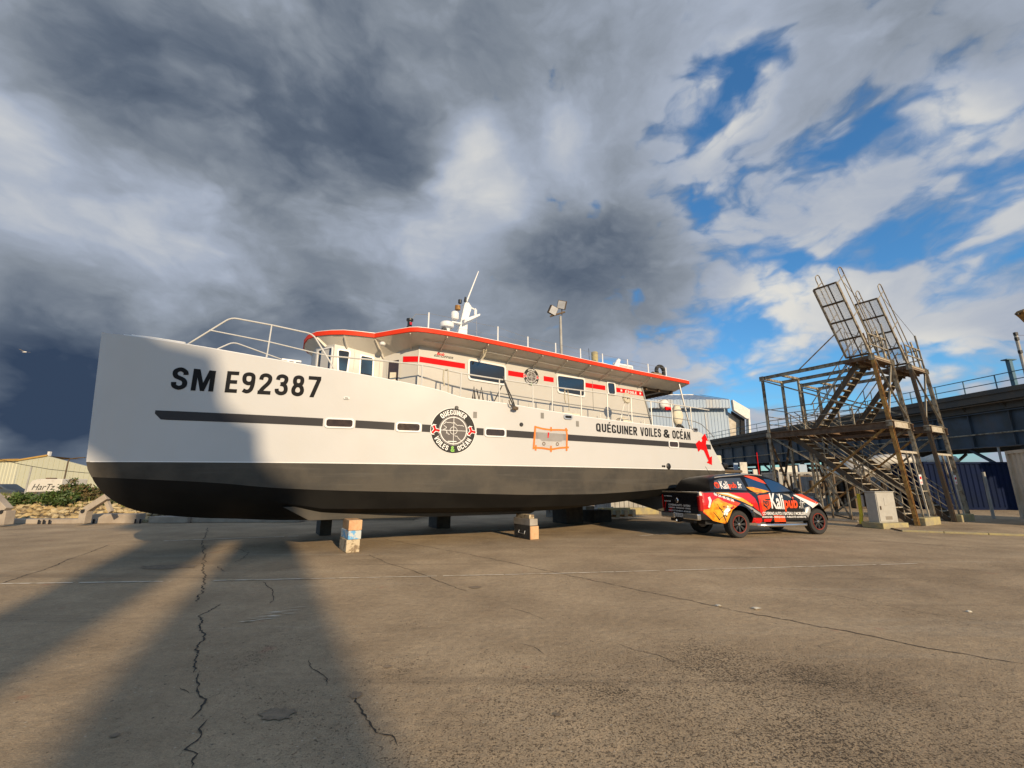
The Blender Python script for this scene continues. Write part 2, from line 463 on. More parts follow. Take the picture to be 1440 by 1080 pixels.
M = {}
M['hull_white'] = pm('hull_white_paint', (.54, .535, .525), .55, col2=(.505, .50, .485), scale=.7, amt=.5, bump=.007, bscale=1.3, detail=2,
                     streak=((.54, .51, .46), (2.2, 2.2, .12), .2))
M['bottomshade'] = pm('shaded_black_antifouling', (.011, .0105, .010), .7, col2=(.02, .019, .017), scale=1.5, spec=.15)  # same paint as the strip above it, underside shade put into the colour
M['antifoul'] = pm('black_antifouling', (.034, .030, .024), .68, col2=(.066, .056, .042), scale=1.2, amt=1.0, bump=.003, bscale=7,
                   streak=((.085, .077, .064), (.5, .5, 9.0), .5))
M['stripe'] = pm('charcoal_stripe', (.034, .032, .034), .6, col2=(.045, .043, .044), scale=2, spec=.25)
M['letter'] = pm('black_lettering', (.014, .014, .015), .7, spec=.15)
M['lettergrey'] = pm('charcoal_lettering', (.022, .023, .027), .7, spec=.15)
M['white'] = pm('white_paint', (.80, .79, .77), .4, col2=(.72, .71, .68), scale=4)
M['cream'] = pm('cream_soffit', (.66, .62, .54), .55, col2=(.58, .54, .47), scale=2, amt=.6)
M['cabin'] = pm('grey_beige_cabin_paint', (.52, .50, .455), .45, col2=(.48, .46, .42), scale=1.5, amt=.6, bump=.002, bscale=2, detail=2)
M['orange'] = pm('orange_red_fascia', (.72, .045, .012), .6, col2=(.62, .035, .010), scale=2, spec=.2)
M['red'] = pm('red_vinyl', (.66, .006, .008), .65, col2=(.58, .006, .008), scale=2, spec=.12)
M['glass'] = pm('dark_window_glass', (.012, .015, .018), .03, col2=(.02, .022, .025), scale=1, spec=.8, ior=1.6)
M['portglass'] = pm('brown_portlight_glass', (.035, .022, .015), .12, col2=(.06, .035, .022), scale=9, spec=.7)
M['rail'] = pm('painted_rail_tube', (.66, .65, .61), .35, metal=.1, col2=(.55, .54, .5), scale=6)
M['steelrail'] = pm('grey_rail_tube', (.42, .42, .40), .4, metal=.5, col2=(.32, .32, .3), scale=6)
M['alu'] = pm('bare_aluminium', (.55, .55, .55), .35, metal=.8, col2=(.45, .45, .45), scale=5)
M['black'] = pm('black_plastic', (.012, .012, .013), .45, col2=(.02, .02, .02), scale=5)
M['rubber'] = pm('black_rubber', (.022, .021, .020), .8, col2=(.04, .037, .033), scale=8, bump=.002, bscale=60)
M['rope'] = pm('pale_rope', (.55, .50, .38), .9, col2=(.42, .37, .27), scale=30, bump=.003, bscale=90)
M['canvas'] = pm('cream_canvas', (.70, .64, .50), .8, col2=(.58, .52, .40), scale=6, bump=.012, bscale=9)
M['deck'] = pm('grey_deck', (.30, .30, .29), .8)
M['emblemdark'] = pm('emblem_charcoal', (.036, .035, .034), .65, spec=.2)
M['emblemgrey'] = pm('emblem_grey', (.135, .122, .118), .6, col2=(.115, .105, .10), scale=8, spec=.2)
M['emblemlight'] = pm('emblem_pale_grey', (.22, .205, .20), .6)
M['green'] = pm('lime_vinyl', (.22, .55, .05), .45)
M['tape'] = pm('orange_tape', (.90, .20, .008), .5, col2=(.8, .16, .006), scale=6)
M['film'] = pm('clear_plastic_film', (.75, .70, .66), .15, alpha=.38, bump=.01, bscale=10, spec=.8)
M['seal'] = pm('grey_sealant', (.25, .24, .22), .7)

M['wood_top'] = pm('orange_stained_timber', (.55, .30, .15), .85, col2=(.62, .45, .25), scale=5, amt=.9, bump=.006, bscale=22, streak=((.65, .16, .04), (5, 5, 5), .6))
M['wood_blue'] = pm('blue_painted_timber', (.13, .38, .66), .8, col2=(.55, .56, .52), scale=7, amt=.95, lo=.44, hi=.52, bump=.006, bscale=22)
M['wood_pale'] = pm('weathered_pale_timber', (.55, .45, .30), .9, col2=(.20, .14, .08), scale=9, amt=.9, lo=.48, hi=.62, bump=.012, bscale=26)
M['wood'] = pm('brown_timber', (.30, .20, .11), .9, col2=(.18, .12, .07), scale=8, amt=.8, bump=.008, bscale=24)
M['wood_dark'] = pm('shade_dark_block', (.05, .045, .04), .9, col2=(.09, .08, .065), scale=6, amt=.8, bump=.008, bscale=24)  # near-black tone holds the shade the blocks stand in
M['concrete'] = pm('grey_concrete', (.40, .36, .31), .9, col2=(.28, .25, .21), scale=3, amt=.8, bump=.006, bscale=18)
M['concrete_pale'] = pm('pale_concrete', (.40, .34, .27), .9, col2=(.29, .24, .19), scale=2, amt=.8, bump=.006, bscale=18)
M['yellowc'] = pm('faded_yellow_concrete', (.42, .35, .16), .9, col2=(.30, .26, .17), scale=4, amt=.9, bump=.006, bscale=18)

M['steel'] = pm('weathered_grey_steel', (.38, .33, .24), .6, metal=.25, col2=(.12, .075, .04), scale=5, amt=.9, lo=.42, hi=.66, bump=.003, bscale=30)
M['steeldark'] = pm('dark_stair_steel', (.105, .085, .06), .65, metal=.2, col2=(.13, .075, .035), scale=6, amt=.9, bump=.003, bscale=30)
M['rust'] = pm('rusty_ochre_steel', (.42, .24, .06), .75, col2=(.20, .085, .025), scale=6, amt=.9, bump=.004, bscale=30)
M['rustbrown'] = pm('brown_rusted_steel', (.17, .105, .06), .8, col2=(.10, .055, .03), scale=5, amt=.9, bump=.004, bscale=30)
M['tread'] = pm('pale_worn_tread', (.50, .45, .36), .7, col2=(.35, .29, .2), scale=7, amt=.8)
M['grating'] = pm('galvanised_grating', (.78, .78, .78), .6, col2=(.52, .52, .52), scale=8)
M['viaduct'] = pm('dark_blue_grey_steel', (.050, .075, .108), .6, col2=(.040, .050, .058), scale=.9, amt=.9, streak=((.09, .065, .045), (1.2, 1.2, .25), .5))
M['viaductdeck'] = pm('sooty_deck_edge', (.060, .060, .058), .8, col2=(.10, .08, .06), scale=1, amt=.8)
M['bluepipe'] = pm('blue_painted_steel', (.06, .15, .21), .5, col2=(.045, .10, .14), scale=3)
M['hallblue'] = pm('pale_blue_cladding', (.33, .42, .53), .55, col2=(.29, .37, .47), scale=.15, amt=.6, streak=((.46, .41, .34), (.28, .28, .02), .85))
M['hallwhite'] = pm('white_cladding', (.72, .70, .66), .55)
M['dark'] = pm('dark_opening', (.015, .015, .017), .9)
M['navy'] = pm('navy_container_paint', (.005, .012, .045), .9, col2=(.008, .014, .035), scale=1, amt=.8, spec=.15)
M['contgrey'] = pm('grey_container_paint', (.40, .39, .36), .6, col2=(.30, .28, .25), scale=1.5, amt=.8)
M['contwhite'] = pm('dirty_white_container', (.56, .51, .43), .6, col2=(.42, .36, .27), scale=1.5, amt=.8)
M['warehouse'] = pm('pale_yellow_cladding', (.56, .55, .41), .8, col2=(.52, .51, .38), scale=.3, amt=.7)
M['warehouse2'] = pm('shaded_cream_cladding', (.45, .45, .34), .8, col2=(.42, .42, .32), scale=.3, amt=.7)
M['ochre'] = pm('ochre_gutter', (.46, .28, .07), .7)
M['vanwhite'] = pm('chalky_van_paint', (.62, .58, .50), .6, col2=(.42, .36, .30), scale=3, amt=.7, lo=.5, hi=.7)
M['cabinet'] = pm('pale_grey_cabinet', (.44, .42, .37), .55, col2=(.36, .34, .30), scale=4, amt=.6)
M['yellow'] = pm('yellow_post_paint', (.75, .58, .02), .5, col2=(.6, .42, .02), scale=8)
M['leaf'] = pm('green_leaf', (.075, .12, .022), .6, col2=(.04, .07, .015), scale=2, amt=.9)
M['leafdry'] = pm('dry_brown_leaf', (.16, .115, .045), .7, col2=(.09, .075, .03), scale=2, amt=.9)
M['twig'] = pm('brown_twig', (.10, .075, .05), .9)
M['grass'] = pm('yellow_green_grass', (.17, .17, .035), .8, col2=(.10, .12, .025), scale=3, amt=.9)
M['stone'] = [pm('ochre_stone_%s' % n, c, .9, col2=tuple(x * .7 for x in c), scale=4, amt=.8, bump=.02, bscale=10)
              for n, c in (('a', (.54, .40, .19)), ('b', (.44, .32, .15)), ('c', (.60, .48, .27)), ('d', (.36, .27, .15)))]
M['earth'] = pm('brown_earth', (.16, .12, .07), .95, col2=(.11, .08, .05), scale=2)

# vehicle
M['carblack'] = pm('gloss_black_paint', (.008, .008, .010), .16, col2=(.012, .012, .014), scale=2, coat=.6)
M['carred'] = pm('gloss_red_wrap', (.62, .010, .008), .22, col2=(.5, .008, .006), scale=4, coat=.4)
M['carorange'] = pm('gloss_orange_wrap', (.82, .20, .008), .22, col2=(.86, .42, .02), scale=5, amt=.9, coat=.4)
M['carorangered'] = pm('gloss_orange_red_wrap', (.80, .075, .010), .22, col2=(.72, .06, .01), scale=5, coat=.4)
M['caryellow'] = pm('gloss_amber_wrap', (.86, .46, .03), .22, col2=(.85, .30, .02), scale=9, amt=.9, coat=.4)
M['carwhite'] = pm('gloss_white_wrap', (.80, .79, .77), .22, col2=(.7, .69, .67), scale=4, coat=.4)
M['cargrey'] = pm('gloss_grey_wrap', (.35, .34, .33), .25, coat=.4)
M['spoke'] = pm('dark_silver_spoke', (.10, .10, .10), .3, metal=.6)
M['carglass'] = pm('tinted_car_glass', (.008, .010, .013), .03, col2=(.012, .014, .016), scale=1, spec=1.0, ior=2.0)
M['carmatte'] = pm('satin_black_canopy', (.006, .006, .007), .35, spec=.2)
M['chrome'] = pm('chrome', (.70, .69, .67), .16, metal=.95, col2=(.6, .59, .57), scale=6)
M['tailred'] = pm('tail_lamp_red', (.45, .006, .006), .12, spec=.8)
M['lampclear'] = pm('lamp_clear', (.55, .56, .58), .1, spec=.9)
M['plate'] = pm('plate_white', (.62, .62, .60), .5)
M['wheelred'] = pm('red_rim_edge', (.22, .03, .015), .5)


def ground_material():
    m = bpy.data.materials.new('worn_brown_asphalt'); m.use_nodes = True
    k = NT(m.node_tree); b = k.n['Principled BSDF']
    P = k.new('ShaderNodeNewGeometry').outputs['Position']
    big = k.noise(P, .16, 5, .6, .4); mid = k.noise(P, .9, 6, .62, .3)
    col = k.ramp(k.m('ADD', k.m('MULTIPLY', big, .55), k.m('MULTIPLY', mid, .45)),
                 [(.30, (.240, .172, .101)), (.46, (.355, .262, .160)), (.58, (.428, .320, .198)), (.74, (.510, .388, .246))])
    # tyre tracks and scuffs running across the yard
    mp = k.new('ShaderNodeMapping'); k.l.new(P, mp.inputs[0]); mp.inputs['Rotation'].default_value = (0, 0, R(-8)); mp.inputs['Scale'].default_value = (.10, 1.5, 1)
    scuff = k.noise(mp.outputs[0], 1.0, 6, .65, .5)
    col = k.mix(k.m('MULTIPLY', k.smooth(scuff, .54, .72), .55), col, (.150, .112, .072))
    col = k.mix(k.m('MULTIPLY', k.smooth(scuff, .44, .30), .3), col, (.47, .39, .28))
    # fretted areas where the binder has gone: small dark gaps between the stones
    cen = G(1100, 1040); dd = k.vm('SUBTRACT', P, (cen[0], cen[1], 0)); dd = k.vm('MULTIPLY', dd, (.55, .9, 1))
    area = k.noise(P, .75, 4, .62, .6)
    patch = k.m('ADD', k.m('MULTIPLY', k.smooth(k.vm('LENGTH', dd), 2.4, .2), .62), k.smooth(area, .48, .72, 0, .5))
    fine = k.noise(P, 70, 4, .7); gapn = k.noise(P, 62, 4, .66, .5); grain = k.noise(P, 150, 2, .6)
    gapn = k.m('MULTIPLY_ADD', k.m('SUBTRACT', k.noise(P, 23, 3, .6), .5), .35, gapn)
    gap = k.smooth(k.m('ADD', gapn, k.m('MULTIPLY', patch, -.16)), .365, .285)
    col = k.vm('MULTIPLY', col, k.m('MULTIPLY_ADD', k.m('SUBTRACT', fine, .5), 1.1, 1.0))
    col = k.vm('MULTIPLY', col, k.m('MULTIPLY_ADD', k.m('SUBTRACT', grain, .5), .9, 1.0))
    col = k.mix(k.m('MULTIPLY', gap, k.m('MULTIPLY_ADD', patch, .5, .38)), col, (.038, .029, .020))
    col = k.vm('MULTIPLY', col, k.m('MULTIPLY_ADD', k.m('SUBTRACT', k.noise(P, 13, 5, .68), .5), .75, 1.0))
    col = k.vm('MULTIPLY', col, k.m('MULTIPLY_ADD', k.m('SUBTRACT', k.noise(P, .45, 4, .55), .5), .6, 1.0))
    # scattered pale chips, black spots, red stains
    sp = k.new('ShaderNodeTexVoronoi', feature='F1'); k.put(sp.inputs['Vector'], P); sp.inputs['Scale'].default_value = 17
    spc = k.new('ShaderNodeSeparateColor'); k.l.new(sp.outputs['Color'], spc.inputs[0])
    chip = k.m('MULTIPLY', k.smooth(sp.outputs['Distance'], .14, .09), k.m('GREATER_THAN', spc.outputs[0], .70))
    col = k.mix(k.m('MULTIPLY', chip, .6), col, (.52, .46, .36))
    spot = k.m('MULTIPLY', k.smooth(sp.outputs['Distance'], .22, .12), k.m('LESS_THAN', spc.outputs[0], .09))
    col = k.mix(k.m('MULTIPLY', spot, .7), col, (.05, .042, .035))
    rs = k.m('MULTIPLY', k.smooth(k.noise(P, 1.9, 3, .6), .66, .74), .28)
    col = k.mix(rs, col, (.36, .13, .08))
    k.l.new(col, b.inputs['Base Color']); b.inputs['Roughness'].default_value = .88
    b.inputs['Specular IOR Level'].default_value = .3
    h = k.m('ADD', k.m('MULTIPLY', fine, .45), k.m('MULTIPLY', gap, -.7))
    h = k.m('ADD', h, k.m('MULTIPLY', k.noise(P, 9, 4, .6), .9)); h = k.m('ADD', h, k.m('MULTIPLY', k.noise(P, 1.6, 3, .6), 1.0))
    bp = k.new('ShaderNodeBump'); bp.inputs['Strength'].default_value = .9; bp.inputs['Distance'].default_value = .017
    k.l.new(h, bp.inputs['Height']); k.l.new(bp.outputs[0], b.inputs['Normal'])
    return m


M['ground'] = ground_material()
M['crack'] = pm('crack_dirt', (.030, .025, .019), .95, col2=(.05, .042, .03), scale=14, amt=.8)
M['line'] = pm('worn_line_paint', (.72, .64, .50), .85, col2=(.45, .36, .24), scale=6, amt=.9, lo=.45, hi=.65)
M['stain'] = pm('oily_stain', (.17, .128, .082), .85, col2=(.27, .20, .128), scale=14, amt=1.0, bump=.008, bscale=60)

# ------------------------------------------------------------------ ground
g = MB(); g.add([(-600, -600, 0), (600, -600, 0), (600, 900, 0), (-600, 900, 0)], [(0, 1, 2, 3)])
structure(g.build('ground', M['ground']))


def ribbon(mb, pts, w, z, jit=.3, step=.07, seed=1):
    """a ragged crack following measured points"""
    rnd = random.Random(seed); P = [Vector((*p, 0)) for p in pts]; line = []
    for a, b in zip(P, P[1:]):
        n = max(2, int((b - a).length / step))
        for i in range(n): line.append(a + (b - a) * (i / n))
    line.append(P[-1]); rows = []; off = 0
    for i, p in enumerate(line):
        d = (line[min(i + 1, len(line) - 1)] - line[max(i - 1, 0)]).normalized(); nrm = Vector((-d.y, d.x, 0))
        off = off * .8 + rnd.uniform(-1, 1) * w * jit * 2
        ww = w * rnd.uniform(.35, 1.25) * min(1, i / 3 + .1, (len(line) - 1 - i) / 3 + .1)
        q = p + nrm * off
        rows.append([(*(q + nrm * ww / 2).xy, z), (*(q - nrm * ww / 2).xy, z)])
    mb.grid(rows)


CRACKS = [  # measured in the photograph: (pixel points), width in m
    ([(291, 742), (290, 752), (284, 762), (287, 780), (286, 800), (289, 812), (283, 830), (278, 846)], .05),
    ([(312, 849), (296, 858), (283, 866), (280, 880), (286, 893), (277, 908), (279, 925), (280, 945)], .045),
    ([(280, 945), (274, 955), (278, 972), (288, 984), (276, 1000), (266, 1012)], .035),
    ([(288, 984), (312, 974)], .022), ([(252, 966), (266, 975), (276, 974)], .02),
    ([(291, 1012), (280, 1022), (278, 1038), (262, 1054), (275, 1062), (270, 1080)], .034),
    ([(302, 776), (330, 770), (350, 778), (342, 785), (328, 791)], .03), ([(306, 796), (316, 804)], .035), ([(371, 818), (384, 830), (386, 845), (378, 850)], .025),
    ([(435, 927), (438, 940), (452, 947), (462, 955), (460, 965)], .022),
    ([(497, 972), (499, 990), (512, 1010), (530, 1030), (552, 1035), (557, 1052)], .035),
    ([(518, 780), (545, 792), (580, 802), (618, 818), (645, 828), (658, 832)], .03),
    ([(540, 758), (640, 776), (720, 792), (775, 804), (850, 820), (915, 834), (985, 848), (1030, 858)], .035),
    ([(1030, 858), (1105, 872), (1170, 884), (1245, 898), (1340, 917), (1440, 934)], .045),
    ([(727, 904), (752, 910), (768, 922)], .024), ([(776, 924), (792, 930), (803, 935)], .024),
    ([(717, 855), (745, 862), (768, 873)], .02), ([(856, 901), (890, 914), (925, 922), (956, 934)], .018),
    ([(1075, 826), (1150, 832), (1220, 846), (1300, 862), (1400, 876)], .018), ([(984, 920), (1015, 930), (1048, 941)], .016),
    ([(0, 822), (40, 808), (80, 794), (120, 778), (155, 766)], .05),
    ([(1046, 754), (1150, 758), (1280, 764), (1440, 776)], .05), ([(960, 768), (1070, 776)], .03), ([(1340, 800), (1378, 804)], .04)]
mb = MB()
for i, (pts, w) in enumerate(CRACKS): ribbon(mb, [G(*p) for p in pts], w * .4, .004, jit=.45, step=.03 if i < 14 else .07, seed=i)
structure(mb.build('ground_cracks', M['crack'], fix=False))

mb = MB()
def strip(pts, w, z, seed):
    rnd = random.Random(seed); P = [Vector((*G(*p), 0)) for p in pts]
    for a, b in zip(P, P[1:]):
        d = (b - a).normalized(); n = Vector((-d.y, d.x, 0)); L = (b - a).length; t = 0
        while t < L:
            l = rnd.uniform(.3, 1.4); e = min(L, t + l); k = rnd.uniform(.6, 1.0) * w / 2
            p, q = a + d * t, a + d * e
            mb.add([(*(p + n * k).xy, z), (*(p - n * k).xy, z), (*(q - n * k).xy, z), (*(q + n * k).xy, z)], [(0, 1, 2, 3)])
            t = e + rnd.choice((.0, .0, .02, .1))
strip([(0, 821.5), (240, 818)], .07, .008, 1)
strip([(300, 817), (480, 813.5), (760, 807.5), (1000, 801), (1290, 793)], .05, .008, 2)
strip([(230, 761), (420, 754)], .10, .008, 3)
strip([(900, 754), (940, 750.5)], .12, .008, 4)
structure(mb.build('ground_line', M['line'], fix=False))
mb = MB()
for (u, v, rx, ry, sd_) in ((390, 1005, .13, .05, 1), (500, 978, .05, .03, 2), (240, 797, .55, .12, 3), (162, 1035, .03, .015, 4), (668, 826, .1, .04, 5), (783, 1006, .025, .014, 6), (545, 938, .04, .02, 7)):
    c = G(u, v); rnd = random.Random(sd_)
    pts = [(c[0] + rx * math.cos(a) * rnd.uniform(.65, 1.1), c[1] + ry * math.sin(a) * rnd.uniform(.65, 1.1) * 2, .006) for a in [2 * math.pi * i / 22 for i in range(22)]]
    mb.add(pts, [tuple(range(22))])
structure(mb.build('ground_stain', M['stain'], fix=False))
mb = MB(); rnd = random.Random(9)
for i in range(16):
    u = rnd.uniform(345, 415); c = G(u, 876 - (u - 345) * .25 + rnd.uniform(-4, 4)); a = rnd.uniform(.1, .5); l = rnd.uniform(.05, .16); w = rnd.uniform(.006, .016)
    d = (math.cos(a) * l, math.sin(a) * l); n = (-math.sin(a) * w, math.cos(a) * w)
    mb.add([(c[0] - d[0], c[1] - d[1], .007 + .0004 * i), (c[0] + n[0], c[1] + n[1], .007 + .0004 * i), (c[0] + d[0], c[1] + d[1], .007 + .0004 * i), (c[0] - n[0], c[1] - n[1], .007 + .0004 * i)], [(0, 1, 2, 3)])
structure(mb.build('ground_scrape', M['line'], fix=False))
for (u, v, s_, lab) in ((1011, 853, .035, 'crumpled pale paper scrap lying on the long ground crack'), (1064, 857, .05, 'larger torn white paper scrap on the tarmac right of the long crack'), (1363, 861, .03, 'tiny white paper scrap alone on the tarmac at far right')):
    x, y = G(u, v); m = MB(); m.blob((0, 0, .012), (s_, s_ * .7, .012), u, .5, 1); tag(m.build('paper_scrap', M['canvas'], loc=(x, y, .002), rz=u), lab, 'paper', 'paper scraps on the tarmac')

# ------------------------------------------------------------------ the boat
# boat axes: a runs aft along the centreline, b towards the camera side, z up; local x = a, local y = -b
BD = Vector((.86, .51)).normalized(); BN = Vector((BD.y, -BD.x)); B0 = (-8.973, 9.44)
BROT = math.atan2(BD.y, BD.x)


def bglob(a, b): return (B0[0] + a * BD.x + b * BN.x, B0[1] + a * BD.y + b * BN.y)


def bloc(x, y):
    x -= B0[0]; y -= B0[1]
    return (x * BD.x + y * BD.y, x * BN.x + y * BN.y)


def onb(u, v, b): return onplane(u, v, bglob(0, b), BD)


half = pchip([(-1, .03), (0, .05), (.5, .34), (1, .6), (2, 1.05), (3, 1.45), (4, 1.78), (5, 2.05), (6, 2.27), (7, 2.45), (9, 2.68), (11, 2.8),
              (13, 2.86), (15, 2.85), (17, 2.76), (18.5, 2.66)])
sheer = pchip([(-.19, 4.77), (1.44, 4.53), (3.98, 4.15), (5.54, 3.96), (6.55, 3.82), (7.0, 3.74), (7.41, 3.63), (7.9, 3.595), (8.44, 3.57), (9.73, 3.48),
               (11.17, 3.38), (13.43, 3.315), (15.47, 3.29), (16.26, 3.25), (16.55, 3.18), (16.85, 2.98), (17.06, 2.75), (17.71, 1.96)])
WL = 1.93
chz = pchip([(0, 1.62), (2.34, 1.5), (3.54, 1.39), (4.8, 1.33), (6.66, 1.28), (8.46, 1.22), (9.7, 1.19), (11.33, 1.19), (12.66, 1.23), (14.52, 1.33), (16.92, 1.5), (17.7, 1.56)])


def side(u, v, inset=0.0):
    """boat-side point (a, z) under a sight line"""
    a = 5
    for _ in range(70): a = .5 * a + .5 * onb(u, v, half(a) - inset)[0]
    return a, onb(u, v, half(a) - inset)[1]


def HM(a, z, off=.006):
    f = max(0, min(1, (z - WL) / 2.8)); aa = a + .19 * f * max(0, 1 - a / 3)
    return (a, -(half(aa) + off), z)


boat = thing('workboat', 'long white motor vessel with black bottom and grey deckhouse standing ashore on timber blocks', 'boat', (B0[0], B0[1], 0), BROT)

# topsides
cols = [0, .06, .14, .25, .38, .5, .65, .8, 1.0] + [1.2 + .2 * i for i in range(77)] + [16.5, 16.62, 16.75, 16.88, 17.0, 17.15, 17.3, 17.5, 17.71]
cols = sorted(set(round(c, 3) for c in cols))
def topside(sgn):
    rows = []
    for aw in cols:
        zt = sheer(aw - .19 * max(0, 1 - aw / 3)); r = []
        for i in range(9):
            f = i / 8; z = WL + (zt - WL) * f
            r.append((aw - .19 * f * max(0, 1 - aw / 3) * (zt - WL) / 2.84, -sgn * half(aw), z))
        rows.append(r)
    return rows
near, far = topside(1), topside(-1)
hb = MB(); hb.grid(near); hb.grid(far)
hb.grid([near[0], far[0]])
inner = lambda rows, s: [(r[-1][0], r[-1][1] + s * .09, r[-1][2]) for r in rows[4:-8]]
for rows, s in ((near, 1), (far, -1)):
    top = [r[-1] for r in rows[4:-8]]; inn = inner(rows, s); low = [(x, y + s * .01, z - .3) for x, y, z in inn]
    hb.grid([top, inn, low])
# raked transom between the two quarters
hb.grid([[r[-1] for r in near[-9:]], [r[-1] for r in far[-9:]]])
hull = hb.build('hull', M['hull_white'], boat, smooth=28)
db = MB(); db.grid([[(x, y + .01, z - .3) for x, y, z in inner(near, 1)], [(x, y - .01, z - .3) for x, y, z in inner(far, -1)]])
db.build('deck', M['deck'], boat)
# cap rail
cb = MB()
for s in (1, -1):
    pts = []
    for i in range(2, 86):
        a = -.16 + i * .2
        if a > 16.4: break
        aw = a + .19 * max(0, 1 - a / 3); pts.append((a, -s * (half(aw) - .035), sheer(a) + .002))
    cb.tube(pts, .022, 6)
cb.build('cap_rail', M['white'], boat, smooth=50)

# underwater body
KT = [(0, .13, 1.615), (.13, .165, 1.545), (.3, .235, 1.44), (.6, .39, 1.26), (1, .63, 1.07), (1.5, 1.0, .90), (2, 1.47, .80), (2.6, 2.1, .72), (3.2, 2.85, .67), (4, 3.8, .60),
      (5, 5, .57), (11, 11, .59), (12.5, 12.5, .70), (15, 15, .92), (17.71, 17.71, 1.2)]
ka = pchip([(p[0], p[1]) for p in KT]); kz = pchip([(p[0], p[2]) for p in KT])
ac = sorted(set([0, .06, .13, .2, .3, .4, .5, .6, .8] + [round(1 + .25 * i, 2) for i in range(67)] + [17.71]))
def bottom(sgn):
    rows = []
    for a in ac:
        zc = chz(a); a1 = a + .13 * max(0, 1 - a / 3); bc = half(a) - .02 * min(1, a); p = .8 - .50 * min(1, max(0, (a - 1.5) / 3))
        r = [(a, -sgn * half(a), WL), (a + (a1 - a) * .35, -sgn * (half(a) - .004), WL + (zc - WL) * .5), (a1, -sgn * bc, zc)]
        A, Z = ka(a), kz(a)
        for i in range(1, 9):
            s = i / 8; e = s ** p
            r.append((a1 + (A - a1) * s, -sgn * bc * (1 - s), zc + (Z - zc) * e))
        rows.append(r)
    return rows
bn_, bf_ = bottom(1), bottom(-1)
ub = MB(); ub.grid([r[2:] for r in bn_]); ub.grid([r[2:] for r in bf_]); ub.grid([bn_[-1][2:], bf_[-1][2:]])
ub.build('bottom', M['bottomshade'], boat, smooth=24)
ub = MB(); ub.grid([r[:3] for r in bn_]); ub.grid([r[:3] for r in bf_]); ub.grid([bn_[-1][:3], bf_[-1][:3]]); ub.grid([bn_[0][:3], bf_[0][:3]])
ub.build('bottom_strip', M['antifoul'], boat, smooth=24)  # sunlit strip of the one bottom paint, split from the shaded underside
# pale edge where white meets black
wl = MB()
pts = [HM(a, WL + .004, .002) for a in cols[1:-1]]
wl.grid([[(x, y, z + .014) for x, y, z in pts], [(x, y, z - .006) for x, y, z in pts]])
wl.build('waterline', M['white'], boat)
# bilge keels
b1 = MB(); b1.prism([(3.7, .98), (4.25, .67), (10.2, .62), (10.62, .78), (10.8, .98)], lambda x, z: (x, -1.44, z), lambda x, z: (x, -1.26, z))
b1.build('bilge_keel', M['antifoul'], boat, bevel=.012)
b1 = MB(); b1.prism([(3.7, .98), (4.25, .67), (10.2, .62), (10.62, .78), (10.8, .98)], lambda x, z: (x, 1.44, z), lambda x, z: (x, 1.26, z))
b1.build('bilge_keel', M['antifoul'], boat, bevel=.012)
sk = MB(); sk.prism([(14.6, 1.1), (15.6, .84), (17.5, .36), (17.75, .36), (17.72, 1.25)], lambda x, z: (x, -.1, z), lambda x, z: (x, .1, z))
sk.build('skeg', M['antifoul'], boat)

# hull stripe, broken by the portlights, the round emblem and the taped hole
stT = pchip([(1.07, 3.03), (4.32, 2.94), (7.86, 2.87), (11.4, 2.83), (16.1, 2.82), (17.5, 2.82)]); stB = pchip([(1.1, 2.83), (4.34, 2.76), (7.86, 2.69), (11.4, 2.655), (16.1, 2.65), (17.5, 2.65)])
def stripe(a0, a1, nose=False):
    mb = MB(); n = max(2, int((a1 - a0) / .12)); T, Bt = [], []
    for i in range(n + 1):
        a = a0 + (a1 - a0) * i / n; lo = stB(a)
        if nose: lo = lo + .13 * max(0, 1 - (a - a0) / .16) ** 2
        if a > 16.9: pass
        T.append(HM(a, stT(a), .005)); Bt.append(HM(a, lo, .005))
    mb.grid([T, Bt]); mb.build('hull_stripe', M['stripe'], boat, smooth=40)
stripe(1.08, 4.30, True); stripe(4.98, 5.84); stripe(6.48, 6.70); stripe(7.86, 8.05); stripe(8.69, 14.67); stripe(15.18, 16.98)

def on_side(poly_or_vf, mat, off, name, parent=None, cut=.2):
    vs, fs = poly_or_vf if isinstance(poly_or_vf, tuple) else poly_mesh(poly_or_vf, cut)
    mb = MB(); mb.add([HM(p[0], p[1], off + (.0008 * p[2] if len(p) > 2 else 0)) for p in vs], fs)
    return mb.build(name, mat, parent or boat, fix=False)

# portlights in the stripe
for u0, v0, u1, v1 in ((456, 590, 498, 602), (556, 596, 592, 606), (681, 603, 711, 613), (940, 622, 954, 630)):
    a0, z0 = side(u0, (v0 + v1) / 2); a1, z1 = side(u1, (v0 + v1) / 2); zc = (stT((a0 + a1) / 2) + stB((a0 + a1) / 2)) / 2; w = a1 - a0; ac_ = (a0 + a1) / 2
    out = rrect(w, .235, .075); inn = rrect(w - .075, .165, .05)
    fr = MB(); n = len(out)
    L3 = [[HM(ac_ + x, zc + y, o) for x, y in q] for q, o in ((out, .003), (out, .024), (inn, .024), (inn, .006))]
    fr.grid(L3, closed=True)
    pl = fr.build('portlight', M['white'], boat, smooth=40)
    pb = MB(); pb.add([HM(ac_ + x, zc + y, .009) for x, y in inn], [tuple(range(n))]); pb.build('pane', M['portglass'], pl)

